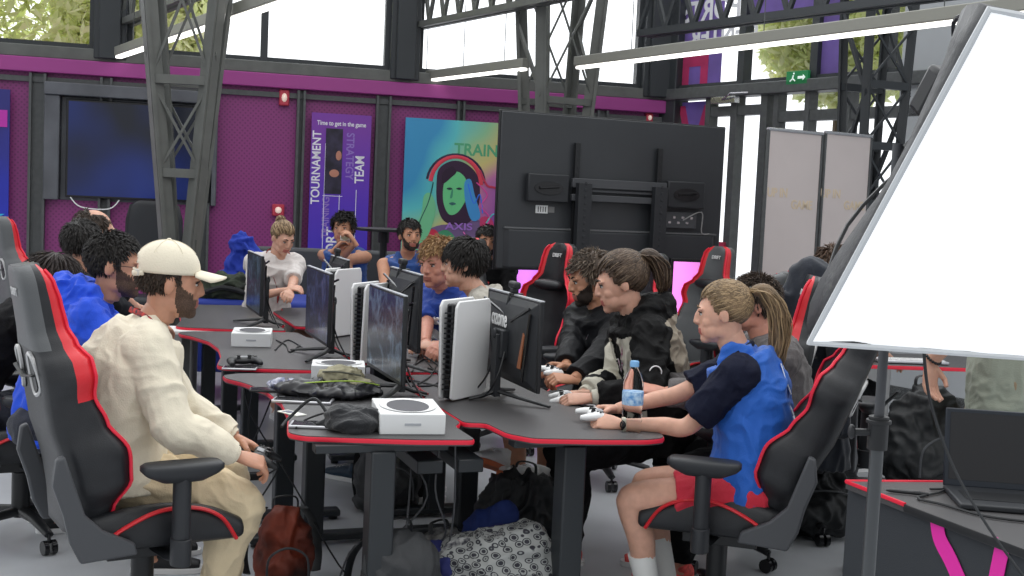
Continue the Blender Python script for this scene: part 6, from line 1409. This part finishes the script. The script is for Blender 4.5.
# ---- right far pair
bt = garment('royal_tee', (26, 62, 150), .8)
P11 = person('blond man in a blue shirt lettered MAVERICKS leaning over the desk', (0, 0), (-.72, -.69), headpx=(437, 264, 6.75), seat=.50, lean=10, bend=20, head=(14, -6, 0), near=True, sk=rosy, hs=1.12, hands=(atY(442, 344, 6.2), atY(425, 348, 6.4)), top=dict(m=bt, o=.022, sleeve=.38), bottom=dict(m=blackt, o=.014), shoes=(black, white), hair=dict(c=(.30, .17, .075), c2=(.46, .29, .13), style='curly', length=.035, front=.060, nl=420, vol=.009, seed=11, thick=.7), brow=(.25, .15, .08))
wl_ = mat('print_white', (.8, .8, .82), .6)
def chest(p, s, size, z, m, sq=1, dy=.165): return text(s, size, m, p.root, M=frame(p.sp[3]+p.fw*dy+p.upv*z, -p.xs, p.upv), name='shirt_lettering', bold=.003, squash=sq, ext=.004)
chest(P11, 'MAVERICKS', .062, .045, wl_, .85); chest(P11, 'DALLAS', .035, -.12, wl_)
mb = MB(); mb.lathe([(.035, 0), (.04, .004), (.03, .005)], 20); mb.prism([(-.018, -.02), (.0, .03), (.02, .0), (.012, -.022)], 0, .006); mb.build('shirt_emblem', wl_, P11.root, M=frame(P11.sp[3]+P11.fw*.168-P11.upv*.045, -P11.xs, P11.upv))
P12 = person('young man with straight black hair in a pale grey shirt looking left', (0, 0), (-.95, -.05), headpx=(463, 264, 6.35), seat=.50, lean=12, bend=22, head=(0, -3, 0), near=True, sk=fair, hs=1.08, hands=(atY(436, 348, 6.2), atY(432, 345, 6.4)), top=dict(m=garment('pale_grey_tee', (170, 165, 155)), o=.024, sleeve=.4, hem=.04), bottom=dict(m=blackt, o=.014), shoes=(black, white), hair=dict(c=BLK, style='short', length=.045, front=.045, nl=800, vol=.006, seed=12, part=.01, side=.006, thick=.8), brow=(.01, .01, .01))
# ---- right near group
jb = garment('black_tracktop', (17, 18, 22), .6)
P13 = person('man in a black tracksuit top with greying hair half hidden by his neighbour', (0, 0), (-.8, -.5), headpx=(590, 280, 6.0), seat=.48, lean=-6, bend=20, head=(-16, -12, 0), near=True, sk=brown, hs=1.1, hands=(atY(573, 380, 5.45), atY(563, 376, 5.6)), handdir=((-.8, -.3, .1), (-.8, -.3, .1)), curls=(.8, .8), top=dict(m=jb, o=.03, sleeve=.90, name='jacket', hem=.05), bottom=dict(m=garment('black_shorts', (15, 16, 20)), o=.025, t1=.45), socks=(MATS['sock_white'], .8), shoes=(white, mat('rust_sole', srgb(200, 110, 70), .5)), beard=(.07, .05, .038), hair=dict(c=(.08, .055, .038), c2=(.17, .13, .095), style='curly', length=.03, front=.06, nl=400, vol=.008, seed=13, thick=.7))
lanyard(P13, LAN2, .36, side=-.03)
held(P13, 'pale game controller held by the man in the black tracksuit top')
vj = garment('varsity_black', (14, 14, 15), .75); vw = garment('varsity_cream', (196, 192, 178), .8)
P14 = person('person with tied back brown hair in a black and cream hooded jacket', (0, 0), (-.93, -.15), headpx=(620, 283, 5.35), seat=.48, lean=0, bend=28, head=(-6, -14, 0), near=True, sk=fair, hs=1.1, hands=(atY(590, 398, 5.02), atY(583, 394, 5.25)), handdir=((-.95, 0, -.1), (-.95, 0, -.1)), top=dict(m=vj, o=.034, sleeve=.90, name='hooded_jacket', hood=True, cuff=vw, hem=.05, amp=.012), bottom=dict(m=blackt, o=.018), shoes=(mat('coral_shoe', srgb(235, 90, 85), .6, noise_amt=.3, nscale=50), white), hair=dict(c=(.055, .033, .02), c2=(.12, .08, .05), style='tied', nl=700, thick=.7, vol=.01, tail=[(0, -.10, .09), (0, -.14, .085), (.005, -.17, .04), (0, -.175, -.02), (0, -.165, -.06)], front=.062, back=-.075))
held(P14, 'game controller held by the person in the black and cream jacket')
P14.top.data.materials.append(vw); P14.top.data.materials.append(garment('varsity_beige', (150, 140, 125), .85))   # cream front panels and beige back panel of the jacket
for pl in P14.top.data.polygons:
    c = pl.center-P14.C7; a_, b_, u_ = c.dot(P14.xs), c.dot(P14.fw), c.dot(P14.upv)
    if b_ > .045 and .03 < abs(a_) < .15 and u_ < -.03: pl.material_index = 1
    elif b_ < .02 and .07 < abs(a_) < .20 and -.34 < u_ < -.05+abs(a_)*.1 and b_ < -.035: pl.material_index = 2
M_ = frame(P14.sh[0].lerp(P14.elb[0], .62)-P14.xs*.083, P14.fw*-1, P14.upv)
mb = MB(); mb.tube([(.026*math.cos(a), .026*math.sin(a), 0) for a in [2*PI*k/18 for k in range(18)]], .003, 6, loop=True); mb.tube([(-.014, -.008, 0), (0, .012, 0), (.004, -.01, 0), (.014, .008, 0)], .004, 6); mb.build('sleeve_patch', wl_, P14.root, M=M_)
lanyard(P14, LAN2, .30, side=-.02)
P15 = person('person with curly brown hair in a grey sweatshirt behind the woman in blue', (0, 0), (-.95, -.05), headpx=(752, 305, 5.15), seat=.47, lean=-6, bend=26, head=(0, -6, 0), near=True, sk=rosy, hs=.98, hands=(atY(664, 392, 4.95), atY(662, 384, 5.2)), handdir=((-.9, -.1, .15), (-.9, 0, .15)), curls=(.85, .85), top=dict(m=garment('grey_marl', (92, 88, 88), noise_amt=.12, nscale=90), o=.034, sleeve=.93, name='sweatshirt', hem=.04), bottom=dict(m=blackt, o=.018), shoes=(mat('coral_shoe', (0, 0, 0)), white), hair=dict(c=(.04, .025, .018), c2=(.09, .06, .04), style='curly', length=.022, front=.06, nl=1100, thick=.6, vol=.008, seed=15))
held(P15, 'black and white game controller held by the person in grey', black)
P16 = person('brown haired person sitting far back behind the photo light', (0, 0), (.75, .5), headpx=(834, 268, 7.4), seat=.48, lean=4, bend=16, head=(0, -6, 0), sk=fair, hands=(atY(896, 362, 7.0), atY(890, 358, 7.3)), top=dict(m=garment('dark_red_top', (70, 25, 30)), o=.022, sleeve=.4), bottom=dict(m=blackt, o=.014), shoes=(black, white), hair=dict(c=(.07, .04, .025), style='tousled', length=.05, front=.06, nl=360, vol=.01, seed=16))
P17 = person('standing man in a grey green shirt and khaki shorts with a bead bracelet', (0, 0), (-.5, .86), headpx=(1022, 205, 5.1), stand=True, lean=1, bend=4, sk=fair, near=True, girth=1.15, hands=(atY(931, 362, 4.95), None), handdir=((.02, 0, -1), (0, 0, -1)), backs=((-.5, .85, .2), None), curls=(.35, .35), poles=((-.5, -.6, 0), (.5, -.6, 0)), feet=((-.11, .02, .085), (.11, -.02, .085)), top=dict(m=garment('sage_tee', (150, 156, 142)), o=.06, sleeve=.38, hem=.24), bottom=dict(m=garment('khaki_shorts', (150, 130, 105)), o=.032, t1=.5, name='shorts'), shoes=(white, white), hair=dict(c=BRN, style='short', length=.03, front=.065, nl=300, seed=17))
mb = MB(); w_ = P17.elb[0].lerp(P17.wr[0], .93); d_ = (P17.wr[0]-P17.elb[0]).normalized(); a1 = d_.cross(P17.fw).normalized(); b1 = d_.cross(a1)
for k in range(16): a = 2*PI*k/16; mb.ell(w_+a1*.031*math.cos(a)+b1*.031*math.sin(a), (.0065, .0065, .0065), nu=8, nv=6)
mb.build('bead_bracelet', gloss, P17.root)
# far desk with keyboard for the person behind the photo light
c_ = atY(905, 366, 7.1); t = thing('gaming_desk', 'far black desk on the right with a pale laptop edge', 'desk', (c_.x+.2, 7.2, 0), .1)
mb = MB(); mb.box((0, 0, .738), (1.2, .6, .024)); mb.build('table_top', desk_m, t, bevel=.004); mb = MB(); mb.tube([(-.6, -.3, .738), (.6, -.3, .738), (.6, .3, .738), (-.6, .3, .738)], (.006, .012), 6, ref=(0, 0, 1), loop=True); mb.build('edge_trim', redtrim, t)
for x in (-.5, .5): mb = MB(); mb.box((x, 0, .36), (.08, .08, .73)); mb.box((x, 0, .02), (.08, .55, .04)); mb.build('leg', leg_m, t, bevel=.005)
t = thing('keyboard', 'pale keyboard under the hand on the far right desk', 'keyboard', (c_.x, 7.02, .752), .1); mb = MB(); mb.box((0, 0, .01), (.42, .14, .016)); mb.build('case', silver, t, bevel=.004); mb = MB(); [mb.box((-.18+k*.03, -.04+j*.035, .02), (.024, .026, .006)) for k in range(13) for j in range(3)]; mb.build('keys', tag(bpy.data.objects.new('x', None)) and white, t, smooth=False)
# ================================================================== CAMERA, LIGHT
cam = bpy.data.cameras.new('camera'); co = bpy.data.objects.new('camera', cam); COL.objects.link(co)
cam.sensor_width = 36; cam.lens = FPX/1024*36; cam.clip_end = 200
R0 = V((1, 0, 0)); U0 = V((0, math.sin(PIT), math.cos(PIT))); F0 = V((0, math.cos(PIT), -math.sin(PIT)))
cx_ = R0*math.cos(ROLL)+U0*math.sin(ROLL); cy_ = -R0*math.sin(ROLL)+U0*math.cos(ROLL)
co.matrix_world = Mx(((cx_.x, cy_.x, -F0.x, 0), (cx_.y, cy_.y, -F0.y, 0), (cx_.z, cy_.z, -F0.z, CH), (0, 0, 0, 1)))
SC.camera = co
w = bpy.data.worlds.new('overcast_sky'); SC.world = w; w.use_nodes = True; nt = w.node_tree; bg = nt.nodes['Background']
tc = nt.nodes.new('ShaderNodeTexCoord'); sx = nt.nodes.new('ShaderNodeSeparateXYZ'); nt.links.new(tc.outputs['Generated'], sx.inputs[0])
r = nt.nodes.new('ShaderNodeValToRGB'); e = r.color_ramp.elements; e[0].position = .40; e[0].color = (.42, .43, .45, 1); e[1].position = .75; e[1].color = (.95, .98, 1.0, 1)
ma = nt.nodes.new('ShaderNodeMath'); ma.operation = 'MULTIPLY_ADD'; ma.inputs[1].default_value = .5; ma.inputs[2].default_value = .5; nt.links.new(sx.outputs['Z'], ma.inputs[0]); nt.links.new(ma.outputs[0], r.inputs['Fac'])
# brighter towards the windows (the open sky behind the glass)
mb_ = nt.nodes.new('ShaderNodeMapRange'); mb_.inputs['From Min'].default_value = -.2; mb_.inputs['From Max'].default_value = .7; mb_.inputs['To Min'].default_value = WORLD_BACK; mb_.inputs['To Max'].default_value = WORLD_FRONT
nt.links.new(sx.outputs['Y'], mb_.inputs['Value']); nt.links.new(r.outputs['Color'], bg.inputs['Color']); nt.links.new(mb_.outputs['Result'], bg.inputs['Strength'])
def area(loc, rot, size, energy, col=(1, 1, 1)):
    l = bpy.data.lights.new('lamp', 'AREA'); l.shape = 'RECTANGLE'; l.size, l.size_y = size; l.energy = energy; l.color = col
    o = bpy.data.objects.new('ceiling_light', l); COL.objects.link(o); o.location = loc; o.rotation_euler = rot; return o
area((0, 5, 5.2), (0, 0, 0), (7, 9), 120, (1, .98, .95))
SC.view_settings.view_transform = 'Standard'; SC.view_settings.look = 'None'; SC.view_settings.gamma = 1; SC.view_settings.exposure = .12; SC.view_settings.use_curve_mapping = False
